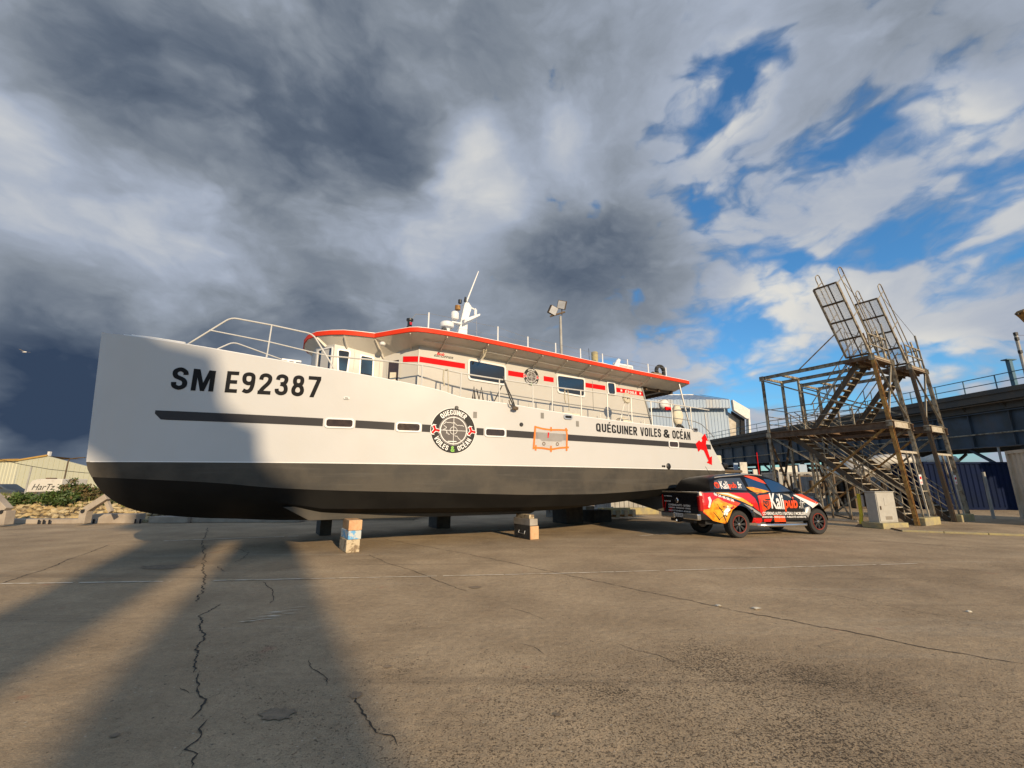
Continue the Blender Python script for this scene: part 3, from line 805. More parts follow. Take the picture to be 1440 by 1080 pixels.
# registration and owner lettering
def side_text(txt, box, mat, name, **k):
    return on_side(text_box(txt, *box, **k), mat, .007, name)
def hull_word(txt, us, vt, vb, mat, name, **k):
    (a0, t0), (a1, t1) = side(us[0], vt[0]), side(us[1], vt[1]); (_, l0), (_, l1) = side(us[0], vb[0]), side(us[1], vb[1])
    vs, fs, wd = sign_text(txt, **k)
    vs = [(a0 + (a1 - a0) * x / wd, (l0 + (l1 - l0) * x / wd) + ((t0 + (t1 - t0) * x / wd) - (l0 + (l1 - l0) * x / wd)) * y, la) for x, y, la in vs]
    on_side((vs, fs), mat, .007, name)
kk = dict(gap=.15, thick=.175)
hull_word('SM', (244.5, 304), (516, 522), (548, 551), M['letter'], 'registration_lettering', **kk)
hull_word('E92387', (320, 452), (522, 530), (552, 559.5), M['letter'], 'registration_lettering', **kk)
kk = dict(gap=.12, thick=.19)
hull_word('QUÉGUINER', (838, 895.5), (595, 600.5), (606.5, 612.5), M['lettergrey'], 'owner_lettering', **kk)
hull_word('VOILES', (900, 929), (600.8, 603), (612.8, 615), M['lettergrey'], 'owner_lettering', **kk)
hull_word('&', (932.5, 941), (603.5, 604.5), (615, 616), M['lettergrey'], 'owner_lettering', **kk)
hull_word('OCÉAN', (945, 970), (605, 607.5), (616.5, 618.8), M['lettergrey'], 'owner_lettering', **kk)

# round emblem
def ring(r0, r1, n=48, a0=0, a1=360):
    vs = []; fs = []
    for i in range(n + 1):
        t = R(a0 + (a1 - a0) * i / n)
        for r in (r0, r1): vs.append((r * math.cos(t), r * math.sin(t)))
    for i in range(n): fs.append((2 * i, 2 * i + 1, 2 * i + 3, 2 * i + 2))
    return vs, fs
def line2(pts, w):
    vs = []; fs = []
    for i, (p, q) in enumerate(zip(pts, pts[1:])):
        dx, dy = q[0] - p[0], q[1] - p[1]; l = math.hypot(dx, dy) or 1; nx, ny = -dy / l * w / 2, dx / l * w / 2; o = len(vs)
        vs += [(p[0] + nx, p[1] + ny), (p[0] - nx, p[1] - ny), (q[0] - nx, q[1] - ny), (q[0] + nx, q[1] + ny)]; fs.append((o, o + 1, o + 2, o + 3))
    return vs, fs
def join(*vf):
    V, F = [], []
    for vs, fs in vf:
        o = len(V); V += vs; F += [tuple(i + o for i in f) for f in fs]
    return V, F
def arc_text(txt, r, a_mid, size, inward=False, bold=.02, gap=1.08):
    """letters set round a circle; a_mid in degrees, measured from the right, anticlockwise"""
    gl = []; tot = 0
    for ch in txt:
        if ch == ' ': gl.append((None, size * .45)); tot += size * .45; continue
        vs, fs, w = sign_text(ch, thick=.19); vs = [(x * size * .72, y * size * .72) for x, y, _ in vs]; w = max(v[0] for v in vs); gl.append(((vs, fs), w * gap + size * .06)); tot += w * gap + size * .06
    s = -tot / 2; out = []
    for g_, w in gl:
        if g_:
            ang = R(a_mid) + (-(s + w / 2) / r if not inward else (s + w / 2) / r)
            tang = ang - math.pi / 2 if not inward else ang + math.pi / 2
            cx, cy = (r * math.cos(ang), r * math.sin(ang)); c, t = math.cos(tang), math.sin(tang)
            h = size * .36; out.append(([(cx + (x - w / 2) * c - (y - h) * t, cy + (x - w / 2) * t + (y - h) * c) for x, y in g_[0]], g_[1]))
        s += w
    return join(*out)
def tri_star(r, w, rot):
    """three-armed red mark with forked tips"""
    P = []
    for k in range(3):
        t = R(rot + 120 * k); d = (math.cos(t), math.sin(t)); n = (-d[1], d[0])
        for f, g_ in ((.75, -w), (.72, -w * 1.9), (1.05, 0), (.72, w * 1.9), (.75, w)):
            P.append((d[0] * r * f + n[0] * g_, d[1] * r * f + n[1] * g_))
        t2 = R(rot + 120 * k + 60); c = w / math.cos(R(30)) * 1.0; P.append((math.cos(t2) * c, math.sin(t2) * c))
    return P
def emblem(place, root, rad, full=True):
    s = rad / .56
    def put(name, vf, mat, off, sub=None):
        vs, fs = vf; mb = MB(); mb.add([place(x * s, y * s, off) for x, y in vs], fs)
        return mb.build(name, mat, sub, fix=False)
    rim = put('round_emblem', ring(.0, .568), M['white'], .008, root)
    put('dark_ring', ring(.345, .555), M['emblemdark'], .011, rim)
    put('grey_disc', ring(0, .37), M['emblemlight'], .012, rim)
    put('inner_disc', ring(0, .345), M['emblemgrey'], .0145, rim)
    rnd = random.Random(3)
    def coast(pts):
        out = [pts[0]]
        for p, q in zip(pts, pts[1:]):
            for i in range(1, 5): out.append((p[0] + (q[0] - p[0]) * i / 4 + rnd.uniform(-.012, .012), p[1] + (q[1] - p[1]) * i / 4 + rnd.uniform(-.012, .012)))
        return line2(out, .011)
    put('chart_lines', join(ring(.318, .334), ring(.33, .34), ring(.085, .095, 24), line2([(0, -.36), (0, .36)], .011), line2([(-.36, 0), (.36, 0)], .011),
        coast([(-.27, .13), (-.2, .2), (-.03, .19), (.02, .2), (.08, .12), (.2, .14), (.27, .11)]),
        coast([(-.25, .11), (-.18, .06), (-.26, .02), (-.16, -.02), (-.19, -.07), (-.1, -.09)]),
        coast([(.03, -.12), (.1, -.15), (.13, -.2), (.2, -.24)]), line2([(-.14, -.27), (.08, -.27)], .022)), M['white'], .017, rim)
    k_ = 1 if full else .72
    put('emblem_lettering', arc_text('QUEGUINER', .455, 90, .172 * k_), M['white'], .015, rim)
    put('emblem_lettering', arc_text('VOILES', .455, 229, .168 * k_, True), M['white'], .015, rim); put('emblem_lettering', arc_text('OCÉAN', .455, 311, .168 * k_, True), M['white'], .015, rim)
    put('ampersand', arc_text('&', .455, 270, .19, True), M['green'], .0155, rim)
    for sx_ in (-1, 1):
        t = tri_star(.115, .026, 110); t2 = tri_star(.14, .042, 110)
        vs, fs = poly_mesh(t2, 9); put('red_mark', ([(x + sx_ * .455, y) for x, y in vs], fs), M['white'], .016, rim)
        vs, fs = poly_mesh(t, 9); put('red_mark', ([(x + sx_ * .455, y) for x, y in vs], fs), M['red'], .018, rim)
ea, ez = side(637.5, 605.5)
emblem(lambda x, y, o: HM(ea + x, ez + y, o), boat, .565)

# red forked arrow at the stern quarter
AR = [(978, 624), (983, 619), (984.5, 621), (986.5, 621.5), (987.5, 618.5), (986.2, 616), (991, 609.5), (995.5, 620), (993, 619.5), (992.5, 626), (998, 643), (1001, 641.5), (1001, 654), (993.5, 650.5), (996, 648), (989.5, 633.5), (985, 632), (982, 635.5)]
on_side([side(u, v) for u, v in AR], M['red'], .008, 'red_arrow_mark', cut=.12)

# taped repair: orange tape frame, clear film over a hole with the stripe showing behind
def tape(pts, w=.045, off=.012):
    vs, fs = line2([side(u, v) for u, v in pts], w); return vs, fs
tp = tape([(751.5, 600), (763, 603), (774, 604.5), (785, 604.5), (798, 605)])
tp2 = tape([(750.5, 629.5), (762, 630), (774, 632), (786, 630), (799.5, 629)])
tp3 = tape([(752.5, 599), (751.5, 612), (750, 631.5)], .05); tp4 = tape([(795.5, 602), (797, 611), (796.5, 634)], .05)
tp5 = tape([(774.6, 600.5), (774.8, 606.5)], .045); tp6 = tape([(774.4, 627), (774.6, 635.5)], .05); tp7 = tape([(753.4, 626), (753, 633.5)], .045)
patch = on_side(join(tp, tp2, tp3, tp4, tp5, tp6, tp7), M['tape'], .016, 'tape_patch')
on_side([side(u, v) for u, v in ((752, 602), (796, 605), (796.5, 629), (775, 631), (752, 629))], M['film'], .012, 'plastic_film', patch)
on_side([side(u, v) for u, v in ((754, 608), (792, 611), (792, 619), (789, 621), (762, 620), (757, 615))], M['emblemgrey'], .009, 'uncovered_panel', patch)
for u, v in ((764.5, 624), (783.5, 624.5)):
    a, z = side(u, v); on_side(([(a + x, z + y) for x, y in ring(.03, .05, 14)[0]], ring(.03, .05, 14)[1]), M['rustbrown'], .013, 'bolt_ring', patch)
on_side([side(u, v) for u, v in ((770, 608), (772, 608.5), (771, 616), (769.5, 615.5))], M['red'], .0135, 'scraped_mark', patch)

# small hull fittings
def fairlead(u, v, w=.26, h=.12):
    a, z = side(u, v); out, inn = rrect(w, h, h * .48), rrect(w * .74, h * .5, h * .24)
    f = MB(); f.grid([[HM(a + x, z + y, o) for x, y in q] for q, o in ((out, .002), (out, .03), (inn, .03), (inn, .008))], closed=True)
    r = f.build('fairlead', M['alu'], boat, smooth=40)
    d = MB(); d.add([HM(a + x, z + y, .009) for x, y in inn], [tuple(range(len(inn)))]); d.build('fairlead_throat', M['dark'], r)
fairlead(798.5, 586.5, .30, .14); fairlead(977.5, 604.5, .26, .13); fairlead(487, 560, .12, .05)
def spot(u, v, r, name='through_hull', mat='black'):
    a, z = side(u, v); b = MB()
    b.lathe([(0, .03), (r * .8, .03), (r, .015), (r, 0)], (0, 0, 0), 14, 'y'); b.v = [HM(a + x, z + zz, y) for x, y, zz in b.v]; b.build(name, M[mat], boat, smooth=40)
spot(733, 597, .055); spot(940, 655.7, .10); spot(934, 655.7, .035); spot(931.5, 655.5, .03); spot(642, 573.5, .05)
for u, v in ((668, 583.5), (762.5, 584.5), (812, 596)):
    a, z = side(u, v); on_side([(a + x, z + y) for x, y in ((-.05, -.08), (.05, -.08), (.05, .08), (-.05, .08))], M['seal'], .006, 'hull_patch')

# ------------------------------------------------------------------ deckhouse
def Lp(a, b, z): return (a, -b, z)
def wtop(a): return 5.07 - .0255 * max(0, a - 6.5)
RF = [  # roof edge point (a, b) paired with the wall-top point below it (a, b, z)
    ((3.88, 0), (4.12, 0, 4.98)), ((3.92, .5), (4.15, .5, 4.98)), ((4.08, .9), (4.33, .86, 4.97)), ((4.38, 1.22), (4.5, 1.15, 4.95)), ((4.65, 1.42), (4.8, 1.175, 4.91)),
    ((4.95, 1.52), (5.1, 1.2, 4.86)), ((5.38, 1.6), (5.72, 1.25, 4.76)), ((5.8, 2.12), (6.1, 1.5, 4.92)), ((6.05, 2.39), (6.32, 1.67, 5.0)), ((6.2, 2.47), (6.45, 1.76, 5.06)), ((6.4, 2.5), (6.5, 1.8, 5.07))]
for i in range(1, 35):
    a = 6.4 + i * .3
    if a > 16.5: break
    aw = a + (.1 if a < 14.6 else 0); RF.append(((a, 2.5), (aw, 1.8, wtop(min(aw, 14.75)))))
RF.append(((16.5, 2.47), (16.5, 1.8, 4.86)))
rz = pchip([(3.8, 5.30), (5.38, 5.27), (6.2, 5.32), (7.2, 5.35), (8.5, 5.33), (10.4, 5.28), (12, 5.235), (14, 5.18), (16.5, 5.145)])
TH = .125
def mir(p): return (p[0], -p[1], *p[2:])
edge = [e for e, _ in RF]; wall = [w for _, w in RF]
loopE = [mir(e) for e in edge[::-1][:-1]] + edge           # far stern -> bow -> near stern
loopW = [mir(w) for w in wall[::-1][:-1]] + wall
topz = [rz(a) for a, b in loopE]
rt = MB()
rows = [[Lp(a, b, z - .012) for (a, b), z in zip(loopE, topz)], [Lp(a, b, z + .006) for (a, b), z in zip(loopE, topz)],
        [Lp(a + (.06 if a < 5 else 0), b * .97, z + .02) for (a, b), z in zip(loopE, topz)], [Lp(max(a, 4.6), b * .4, z + .12) for (a, b), z in zip(loopE, topz)], [Lp(max(a, 4.8), 0, z + .14) for (a, b), z in zip(loopE, topz)]]
rt.grid(rows)
roof = rt.build('roof', M['white'], boat, smooth=30)
fb = MB(); fb.grid([[Lp(a - (.012 if a < 6 else 0), b * 1.006, z - .012) for (a, b), z in zip(loopE, topz)], [Lp(a - (.012 if a < 6 else 0), b * 1.006, z - TH) for (a, b), z in zip(loopE, topz)],
                    [Lp(a + .02, b * .985, z - TH) for (a, b), z in zip(loopE, topz)]])
n = len(loopE)
for s in (0, n - 1):
    pass
fb.grid([[Lp(16.5, 2.485, rz(16.5) - .012), Lp(16.5, -2.485, rz(16.5) - .012)], [Lp(16.5, 2.485, rz(16.5) - TH), Lp(16.5, -2.485, rz(16.5) - TH)]])
fb.build('roof_fascia', M['orange'], roof, smooth=30)
sb = MB(); k0 = None
sb.grid([[Lp(a + .012, b * .99, z - TH + .004) for (a, b), z in zip(loopE, topz)], [Lp(*w) for w in loopW]])
sb.build('soffit', M['cream'], roof, smooth=25)
# aft canopy underside, beyond the rear wall
ab = MB(); aft = [i for i, w in enumerate(wall) if w[0] >= 14.7]
ab.grid([[Lp(*wall[i]) for i in aft], [Lp(*mir(wall[i])) for i in aft]])
ab.build('canopy_underside', M['cabin'], roof)
ab = MB()
for a in (14.95, 15.6, 16.3): ab.box((a, 0, 4.80), (.08, 3.7, .10))
ab.box((15.6, -1.75, 4.82), (1.6, .08, .1)); ab.build('canopy_beam', M['steeldark'], roof)
# brackets from the wall to the roof edge
def rib(i, name='roof_rib'):
    (a, b), w = RF[i]; z = rz(a) - TH
    p = Vector(Lp(w[0], w[1] + .01, w[2] - .03)); q = Vector(Lp(a + .02, b - .03, z - .02))
    m = MB(); m.beam(p, q, .022, .06); m.build(name, M['cream'], roof)
for i in (2, 4, 6, 8, 12, 16, 19, 22, 25, 28, 31, 34, 37): rib(i)
m = MB(); m.tube([Lp(a, 2.14, (rz(a) - TH + wtop(a)) / 2 - .03) for a in [6.5 + .5 * i for i in range(17)]], .014, 5); m.build('conduit', M['cream'], roof)
# rope knots and lamp under the eaves
m = MB(); m.blob(Lp(8.25, 2.2, 5.1), (.07, .07, .05), 2); m.tube([Lp(8.2, 2.2, 5.1), Lp(8.25, 2.15, 4.95), Lp(8.2, 2.1, 4.85)], .018, 5); m.tube([Lp(8.3, 2.2, 5.1), Lp(8.27, 2.15, 4.95), Lp(8.22, 2.1, 4.85)], .015, 5)
m.build('rope_knot', M['rope'], roof)
m = MB(); m.lathe([(0, -.05), (.07, -.05), (.08, 0), (.05, .03)], Lp(5.55, 1.75, 4.98), 12); m.build('eave_lamp', M['white'], roof, smooth=40)

# walls
wl_ = [w for w in wall if w[0] <= 14.76]
wl_[-1] = (14.75, 1.8, wtop(14.75))
def wall_rows(sg):
    top = [Lp(a, sg * b, z) for a, b, z in wl_]; bot = [Lp(a if a < 14.7 else 15.2, sg * b, 3.0 if a > 6.2 else 3.6) for a, b, z in wl_]; return [top, bot]
wb = MB(); wb.grid(wall_rows(1)); wb.grid(wall_rows(-1))
wb.grid([[Lp(14.75, 1.8, wtop(14.75)), Lp(14.75, -1.8, wtop(14.75))], [Lp(15.2, 1.8, 3.0), Lp(15.2, -1.8, 3.0)]])
house = wb.build('deckhouse_wall', M['cabin'], boat, smooth=20)
m = MB(); m.beam(Lp(14.74, 1.81, 4.84), Lp(15.2, 1.81, 3.3), .05, .05); m.build('corner_trim', M['steelrail'], house); m = MB(); m.beam(Lp(6.5, 1.80, 5.05), Lp(6.5, 1.80, 3.5), .03, .03); m.build('corner_trim', M['steelrail'], house)
m = MB(); a_, z_ = onb(833, 540, 1.8); m.box((a_, -1.803, 4.3), (.012, .012, 1.0)); m.build('wall_seam', M['seal'], house)

def wall_window(pts, place, name='window', fw=.05, thick=.03, rad=.07, pane=M['glass'], frame=M['white']):
    """pts: four corners (s,z) in order TL,TR,BR,BL on a wall; place(s,z,off) puts them on it"""
    cx = sum(p[0] for p in pts) / 4; cz = sum(p[1] for p in pts) / 4
    def rnd_quad(pts, grow, r, n=5):
        q = []
        for p in pts:
            dx, dz = p[0] - cx, p[1] - cz; q.append((p[0] + math.copysign(grow, dx), p[1] + math.copysign(grow, dz)))
        out = []
        for i in range(4):
            p, a, b = Vector(q[i]), Vector(q[i - 1]), Vector(q[(i + 1) % 4]); u = (a - p).normalized() * r; w = (b - p).normalized() * r
            for k in range(n + 1):
                t = k / n; out.append(tuple(p + u * (1 - t) ** 2 + w * t ** 2))
        return out
    o, i_ = rnd_quad(pts, fw, rad + fw * .6), rnd_quad(pts, 0, rad)
    f = MB(); f.grid([[place(*p, h) for p in q] for q, h in ((o, 0), (o, thick), (i_, thick), (i_, .004))], closed=True)
    w = f.build(name, frame, house, smooth=40)
    g_ = MB(); g_.add([place(*p, .007) for p in i_], [tuple(range(len(i_)))]); g_.build('pane', pane, w)
    return w
near_wall = lambda s, z, o: (s, -(1.8 + o), z)
for c in ([(660, 507), (709, 516.5), (709, 540), (660, 532)], [(783.5, 528.5), (820.5, 534), (820.5, 557), (785, 550.5)], [(853.8, 538.5), (863, 539.5), (864.5, 554.5), (855.5, 553.5)]):
    wall_window([onb(u, v, 1.8) for u, v in c], near_wall)
def on_wall(vf, mat, off, name, place=near_wall):
    vs, fs = vf if isinstance(vf, tuple) else poly_mesh(vf, 9)
    m = MB(); m.add([place(x, z, off) for x, z in vs], fs); return m.build(name, mat, house, fix=False)
# red band
rT = lambda a: 4.765 - .0105 * (a - 6.5); rB = lambda a: rT(a) - .155
for a0, a1 in ((6.515, 7.84), (9.23, 9.97), (10.5, 10.88), (12.16, 13.02), (13.52, 14.80)):
    on_wall([(a0, rT(a0)), (a1, rT(a1)), (a1, rB(a1)), (a0, rB(a0))], M['red'], .004, 'red_band')
P0, P1 = Vector((5.72, 1.25)), Vector((6.5, 1.8)); fd = (P1 - P0); fl = fd.length; fd.normalize(); fn = Vector((-fd.y, fd.x))
front_wall = lambda s, z, o: (P1.x - fd.x * s + fn.x * o, -(P1.y - fd.y * s + fn.y * o), z)
on_wall([(.015, 4.765), (.42, 4.77), (.42, 4.615), (.015, 4.61)], M['red'], .004, 'red_band', front_wall)
wall_window([(.80, 4.62), (.52, 4.68), (.52, 4.02), (.80, 4.02)], front_wall, name='deckhouse_door', fw=.035, thick=.02, rad=.03, frame=M['cabin'], pane=M['portglass'])
m = MB(); m.box(front_wall(.66, 4.15, .02), (.16, .03, .36), rz=-.6); m.build('door_panel', M['canvas'], house)
# names on the wall
on_wall(([(13.93 + .56 * x / 3.35, 4.545 + .095 * y) for x, y, _ in sign_text('ÉTOILE')[0]], sign_text('ÉTOILE')[1]), M['white'], .007, 'name_lettering')
for s_ in (13.75, 14.66):
    st = []
    for i in range(10):
        r_ = .062 if i % 2 == 0 else .026; t = math.pi / 2 + i * math.pi / 5; st.append((s_ + r_ * math.cos(t), rT(s_) - .078 + r_ * math.sin(t)))
    on_wall(st, M['white'], .007, 'name_star')
on_wall(text_box('ESCOFFIER', 6.92, 7.48, 4.825, 4.885, bold=.012, shear=.3), M['letter'], .005, 'sponsor_lettering')
on_wall(text_box('Bob', 7.0, 7.22, 4.875, 4.96, bold=.03, shear=.25), M['red'], .005, 'sponsor_lettering')
on_wall([(6.85, 4.79), (7.55, 4.785), (7.55, 4.795), (6.85, 4.80)], M['white'], .005, 'sponsor_line')
ca, cz = onb(747, 530, 1.8)
emblem(lambda x, y, o: near_wall(ca + x, cz + y, o - .003), house, .275, False)
# raised wheelhouse: side and front windows
Q0, Q1 = Vector((4.5, 1.15)), Vector((5.72, 1.25)); qd = (Q1 - Q0).normalized(); qn = Vector((-qd.y, qd.x))
wh_wall = lambda s, z, o: (Q0.x + qd.x * s + qn.x * o, -(Q0.y + qd.y * s + qn.y * o), z)
wall_window([(.10, 4.80), (.36, 4.79), (.33, 4.24), (.15, 4.26)], wh_wall, fw=.04, rad=.05)
wall_window([(.66, 4.72), (.95, 4.69), (.96, 4.16), (.67, 4.18)], wh_wall, fw=.04, rad=.04)
m = MB(); m.beam(wh_wall(.5, 4.87, .005), wh_wall(.5, 3.7, .005), .03, .02); m.beam(wh_wall(1.15, 4.8, .005), wh_wall(1.15, 3.7, .005), .04, .03); m.build('wall_batten', M['cream'], house)
F0, F1 = Vector((4.15, .5)), Vector((4.5, 1.15)); f2 = (F1 - F0).normalized(); f2n = Vector((-f2.y, f2.x))
wf = lambda s, z, o: (F0.x + f2.x * s + f2n.x * o, -(F0.y + f2.y * s + f2n.y * o), z)
wall_window([(.12, 4.86), (.66, 4.86), (.66, 4.2), (.12, 4.2)], wf, fw=.035, rad=.04)

# ------------------------------------------------------------------ rails
def rail_part(name, pts, r=.022, mat='rail', n=7): return (lambda m: m.build(name, M[mat], boat, smooth=50))(MB().tube(pts, r, n))
def rp(a, z, s=1, ins=.08): return (a, -s * (half(a) - ins), z)
def bend(p, q, r_, t=.14):
    p, q, r_ = Vector(p), Vector(q), Vector(r_); d = min(t, (p - q).length * .45, (r_ - q).length * .45); a, b = q + (p - q).normalized() * d, q + (r_ - q).normalized() * d
    return [tuple(a * (1 - k) ** 2 + q * 2 * k * (1 - k) + b * k * k) for k in (0, .25, .5, .75, 1)]
for s in (1, -1):
    A_, B_, C_, D_ = rp(1.43, 4.54, s), rp(2.22, 5.25, s), rp(3.92, 4.965, s), rp(4.47, 4.1, s)
    rail_part('pulpit_rail', [A_] + bend(A_, B_, C_) + [rp(3.05, 5.115, s)] + bend(B_, C_, D_) + [D_], .019)
    rail_part('pulpit_mid_rail', [rp(1.83, 4.92, s), rp(3.05, 4.70, s), rp(4.27, 4.45, s)], .015)
    rail_part('pulpit_post', [rp(3.05, 5.11, s), rp(3.03, 4.33, s)], .016)
rail_part('bow_fender_bar', [rp(.35, 4.76, 1, .1), rp(.8, 4.70, 1, .12), rp(1.4, 4.60, 1, .1)], .02, 'white')
trz = pchip([(4.27, 4.45), (5.86, 4.42), (6.4, 4.41), (7.44, 4.29), (8.5, 4.23), (10.17, 4.18), (12.2, 4.17), (14.1, 4.11), (16.1, 4.10), (17.3, 4.09)])
for s in (1, -1):
    rail_part('top_rail', [rp(4.27 + .35 * i, trz(4.27 + .35 * i), s) for i in range(38)], .02, 'rail')
    rail_part('mid_rail', [rp(6.5 + .35 * i, (trz(6.5 + .35 * i) * .42 + sheer(6.5 + .35 * i) * .58), s) for i in range(32)], .014, 'steelrail')
    for a in (6.45, 7.45, 8.52, 9.54, 10.17, 11.18, 12.18, 13.17, 14.07, 15.07, 16.1):
        rail_part('rail_post', [rp(a, trz(a), s), rp(a, sheer(a) - .05, s)], .018, 'rail')
rail_part('aft_rail', [rp(17.2, 3.95, 1, .25), rp(17.25, 3.1, 1, .25), rp(17.6, 2.3, 1, .2)], .016, 'rail')
for a in (8.95, 9.85, 11.6, 12.6, 14.6): rail_part('toe_post', [(a, -1.95, trz(a) * .42 + sheer(a) * .58), (a, -1.95, 3.3)], .014, 'steelrail')
# bow cleats, windlass horn, pulpit pennant staff
m = MB(); m.box((3.55, -1.35, 4.33), (.42, .05, .05)); m.box((3.48, -1.35, 4.26), (.05, .05, .14)); m.box((3.62, -1.35, 4.26), (.05, .05, .14)); m.build('bow_cleat', M['white'], boat, bevel=.01)
rail_part('pennant_staff', [rp(3.22, 4.25, -1, .3), rp(3.3, 4.85, -1, .3)], .012, 'alu')
# canopy post
rail_part('canopy_post', [Lp(16.05, 2.38, 5.02), Lp(16.48, 2.42, 3.1)], .032, 'alu')
# roof rail: stanchions and wire
SA = (6.53, 8.57, 9.57, 10.57, 11.53, 12.44, 13.55, 14.53, 15.43)
for s in (1, -1):
    for a in SA: rail_part('roof_stanchion', [Lp(a, s * 2.36, rz(a)), Lp(a, s * 2.36, rz(a) + (.47 if a < 9 else .37))], .02, 'white')
    rail_part('roof_wire', [Lp(a, s * 2.36, rz(a) + (.45 if a < 9 else .34)) for a in SA], .005, 'alu', 5)
    rail_part('roof_wire', [Lp(a, s * 2.36, rz(a) + .2) for a in SA], .004, 'alu', 5)
rail_part('antenna_whip', [Lp(12.9, 1.2, 5.3), Lp(12.88, 1.2, 6.15)], .008, 'black', 5)
# horn lamp at the front corner of the roof
m = MB(); m.lathe([(0, 0), (.08, 0), (.08, .05), (.06, .07), (.06, .2), (.09, .22), (.09, .27), (0, .27)], Lp(6.12, 2.1, 5.36), 12); m.build('side_lamp', M['black'], roof, smooth=40)
m = MB(); m.box(Lp(6.12, 2.19, 5.48), (.06, .03, .07)); m.build('lamp_lens', M['tailred'], roof)
rail_part('lamp_bracket', [Lp(6.15, 2.1, 5.6), Lp(6.25, 2.15, 5.78), Lp(6.5, 2.3, 5.76)], .01, 'alu')
# mast with radars
mast = MB()
mast.prism([(-.26, 5.4), (.20, 5.4), (.22, 6.7), (.36, 7.2), (.24, 7.36), (.10, 7.3), (-.06, 6.5)], lambda x, z: Lp(8.42 + x, .18, z), lambda x, z: Lp(8.42 + x, -.05, z))
mo = mast.build('mast', M['white'], boat, bevel=.02)
m = MB(); m.prism([(8.42, 6.52), (8.98, 6.88), (8.98, 6.95), (8.42, 6.66)], lambda x, z: Lp(x, .4, z), lambda x, z: Lp(x, -.3, z)); m.build('spreader', M['white'], mo, bevel=.01)
m = MB(); m.tube([Lp(8.6, .1, 7.26), Lp(8.98, .1, 7.16), Lp(8.96, .1, 6.95)], .03, 6); m.build('spreader_arm', M['white'], mo, smooth=50)
m = MB(); m.tube([Lp(8.84, .3, 6.9), Lp(8.84, .3, 7.12)], .035, 8); m.build('aerial_stub', M['white'], mo)
m = MB(); m.tube([Lp(8.58, .1, 7.3), Lp(9.03, .1, 8.6)], .03, 8, r2=.018); m.build('antenna', M['white'], mo, smooth=50)
m = MB(); m.tube([Lp(8.86, .35, 6.85), Lp(8.8, .6, 5.4)], .012, 5); m.build('stay', M['alu'], mo)
m = MB(); m.lathe([(0, -.08), (.2, -.08), (.225, -.04), (.225, .05), (.17, .10), (0, .11)], Lp(7.86, .3, 6.36), 24); m.lathe([(.07, -.22), (.1, -.08)], Lp(7.88, .3, 6.36), 12)
m.build('radar_dome', M['white'], mo, smooth=40)
m = MB(); m.box(Lp(7.95, .2, 6.06), (.5, .2, .06)); m.box(Lp(7.78, .3, 6.16), (.16, .14, .14)); m.build('radar_bracket', M['black'], mo)
m = MB(); m.lathe([(0, -.12), (.11, -.12), (.13, -.08), (.13, .09), (.10, .14), (0, .155)], Lp(8.12, .3, 6.72), 20); m.build('satellite_dome', M['white'], mo, smooth=40)
m = MB(); m.box(Lp(8.2, .2, 6.52), (.34, .2, .04)); m.build('dome_bracket', M['white'], mo)
m = MB(); m.lathe([(0, 0), (.09, 0), (.09, .14), (0, .16)], Lp(8.24, .24, 6.98), 12); m.build('masthead_lamp', M['rust'], mo, smooth=40)
m = MB(); m.lathe([(0, 0), (.06, 0), (.06, .12), (0, .13)], Lp(8.33, .2, 7.24), 10); m.lathe([(0, 0), (.05, 0), (.03, .16), (0, .16)], Lp(8.52, .2, 7.34), 10); m.build('masthead_lamp', M['black'], mo, smooth=40)

# swim platform and stern gear
m = MB(); m.box((18.35, -1.3, 1.92), (1.25, 2.6, .1)); m.build('swim_platform', M['steeldark'], boat, bevel=.03)
m = MB(); m.box((18.2, -1.35, 1.74), (.9, 2.3, .22)); m.build('platform_locker', M['canvas'], boat)
m = MB(); m.lathe([(0, -.14), (.09, -.12), (.1, 0), (.09, .12), (0, .14)], (17.95, -2.55, 2.12), 12, 'x'); m.build('stern_roller', M['black'], boat, smooth=40)
m = MB(); m.box((18.3, -1.9, 2.35), (.55, .3, .36)); m.build('stern_step', M['canvas'], boat, bevel=.03)

# ------------------------------------------------------------------ loose gear on the boat (things of their own)
def on_boat(a, b, z): x, y = bglob(a, b); return (x, y, z)
def gear(name, label, cat, a, b, z, build, mats, group=None):
    t = thing(name, label, cat, on_boat(a, b, z), BROT, group); build(t); return t
def raft(t):
    m = MB(); m.blob((0, 0, .32), (.36, .26, .28), 6, .12, 2); m.build('canister', M['canvas'], t, smooth=60)
    m = MB(); m.box((-.2, 0, .05), (.06, .5, .1)); m.box((.2, 0, .05), (.06, .5, .1)); m.build('cradle', M['alu'], t)
gear('life_raft', 'cream life raft canister lying on the side deck under the ÉTOILE name', 'life raft', 13.35, 2.2, 3.0, raft, None)
def wheel(t):
    m = MB(); m.lathe([(.05, -.03), (.15, -.04), (.18, 0), (.15, .04), (.05, .03), (.05, -.03)], (0, 0, 0), 18, 'y'); m.build('reel_drum', M['rope'], t, smooth=40)
    m = MB(); m.tube([(0, .05, 0), (-.35, .05, -.95)], .012, 6); m.tube([(.08, .05, 0), (.1, .05, -.95)], .012, 6); m.build('reel_stand', M['rail'], t)
gear('line_reel', 'small pale line reel on the side rail below the red ÉTOILE band', 'reel', 13.05, 2.72, 4.13, wheel, None)
def bag(t):
    m = MB(); m.blob((0, 0, 0), (.26, .13, .40), 5, .18, 2); m.build('cover', M['canvas'], t, smooth=60)
    m = MB(); m.box((0, 0, -.48), (.05, .05, .3)); m.build('bracket', M['alu'], t)
gear('covered_outboard', 'cream canvas cover tied over an outboard on the aft rail', 'outboard cover', 15.85, 2.35, 3.82, bag, None)
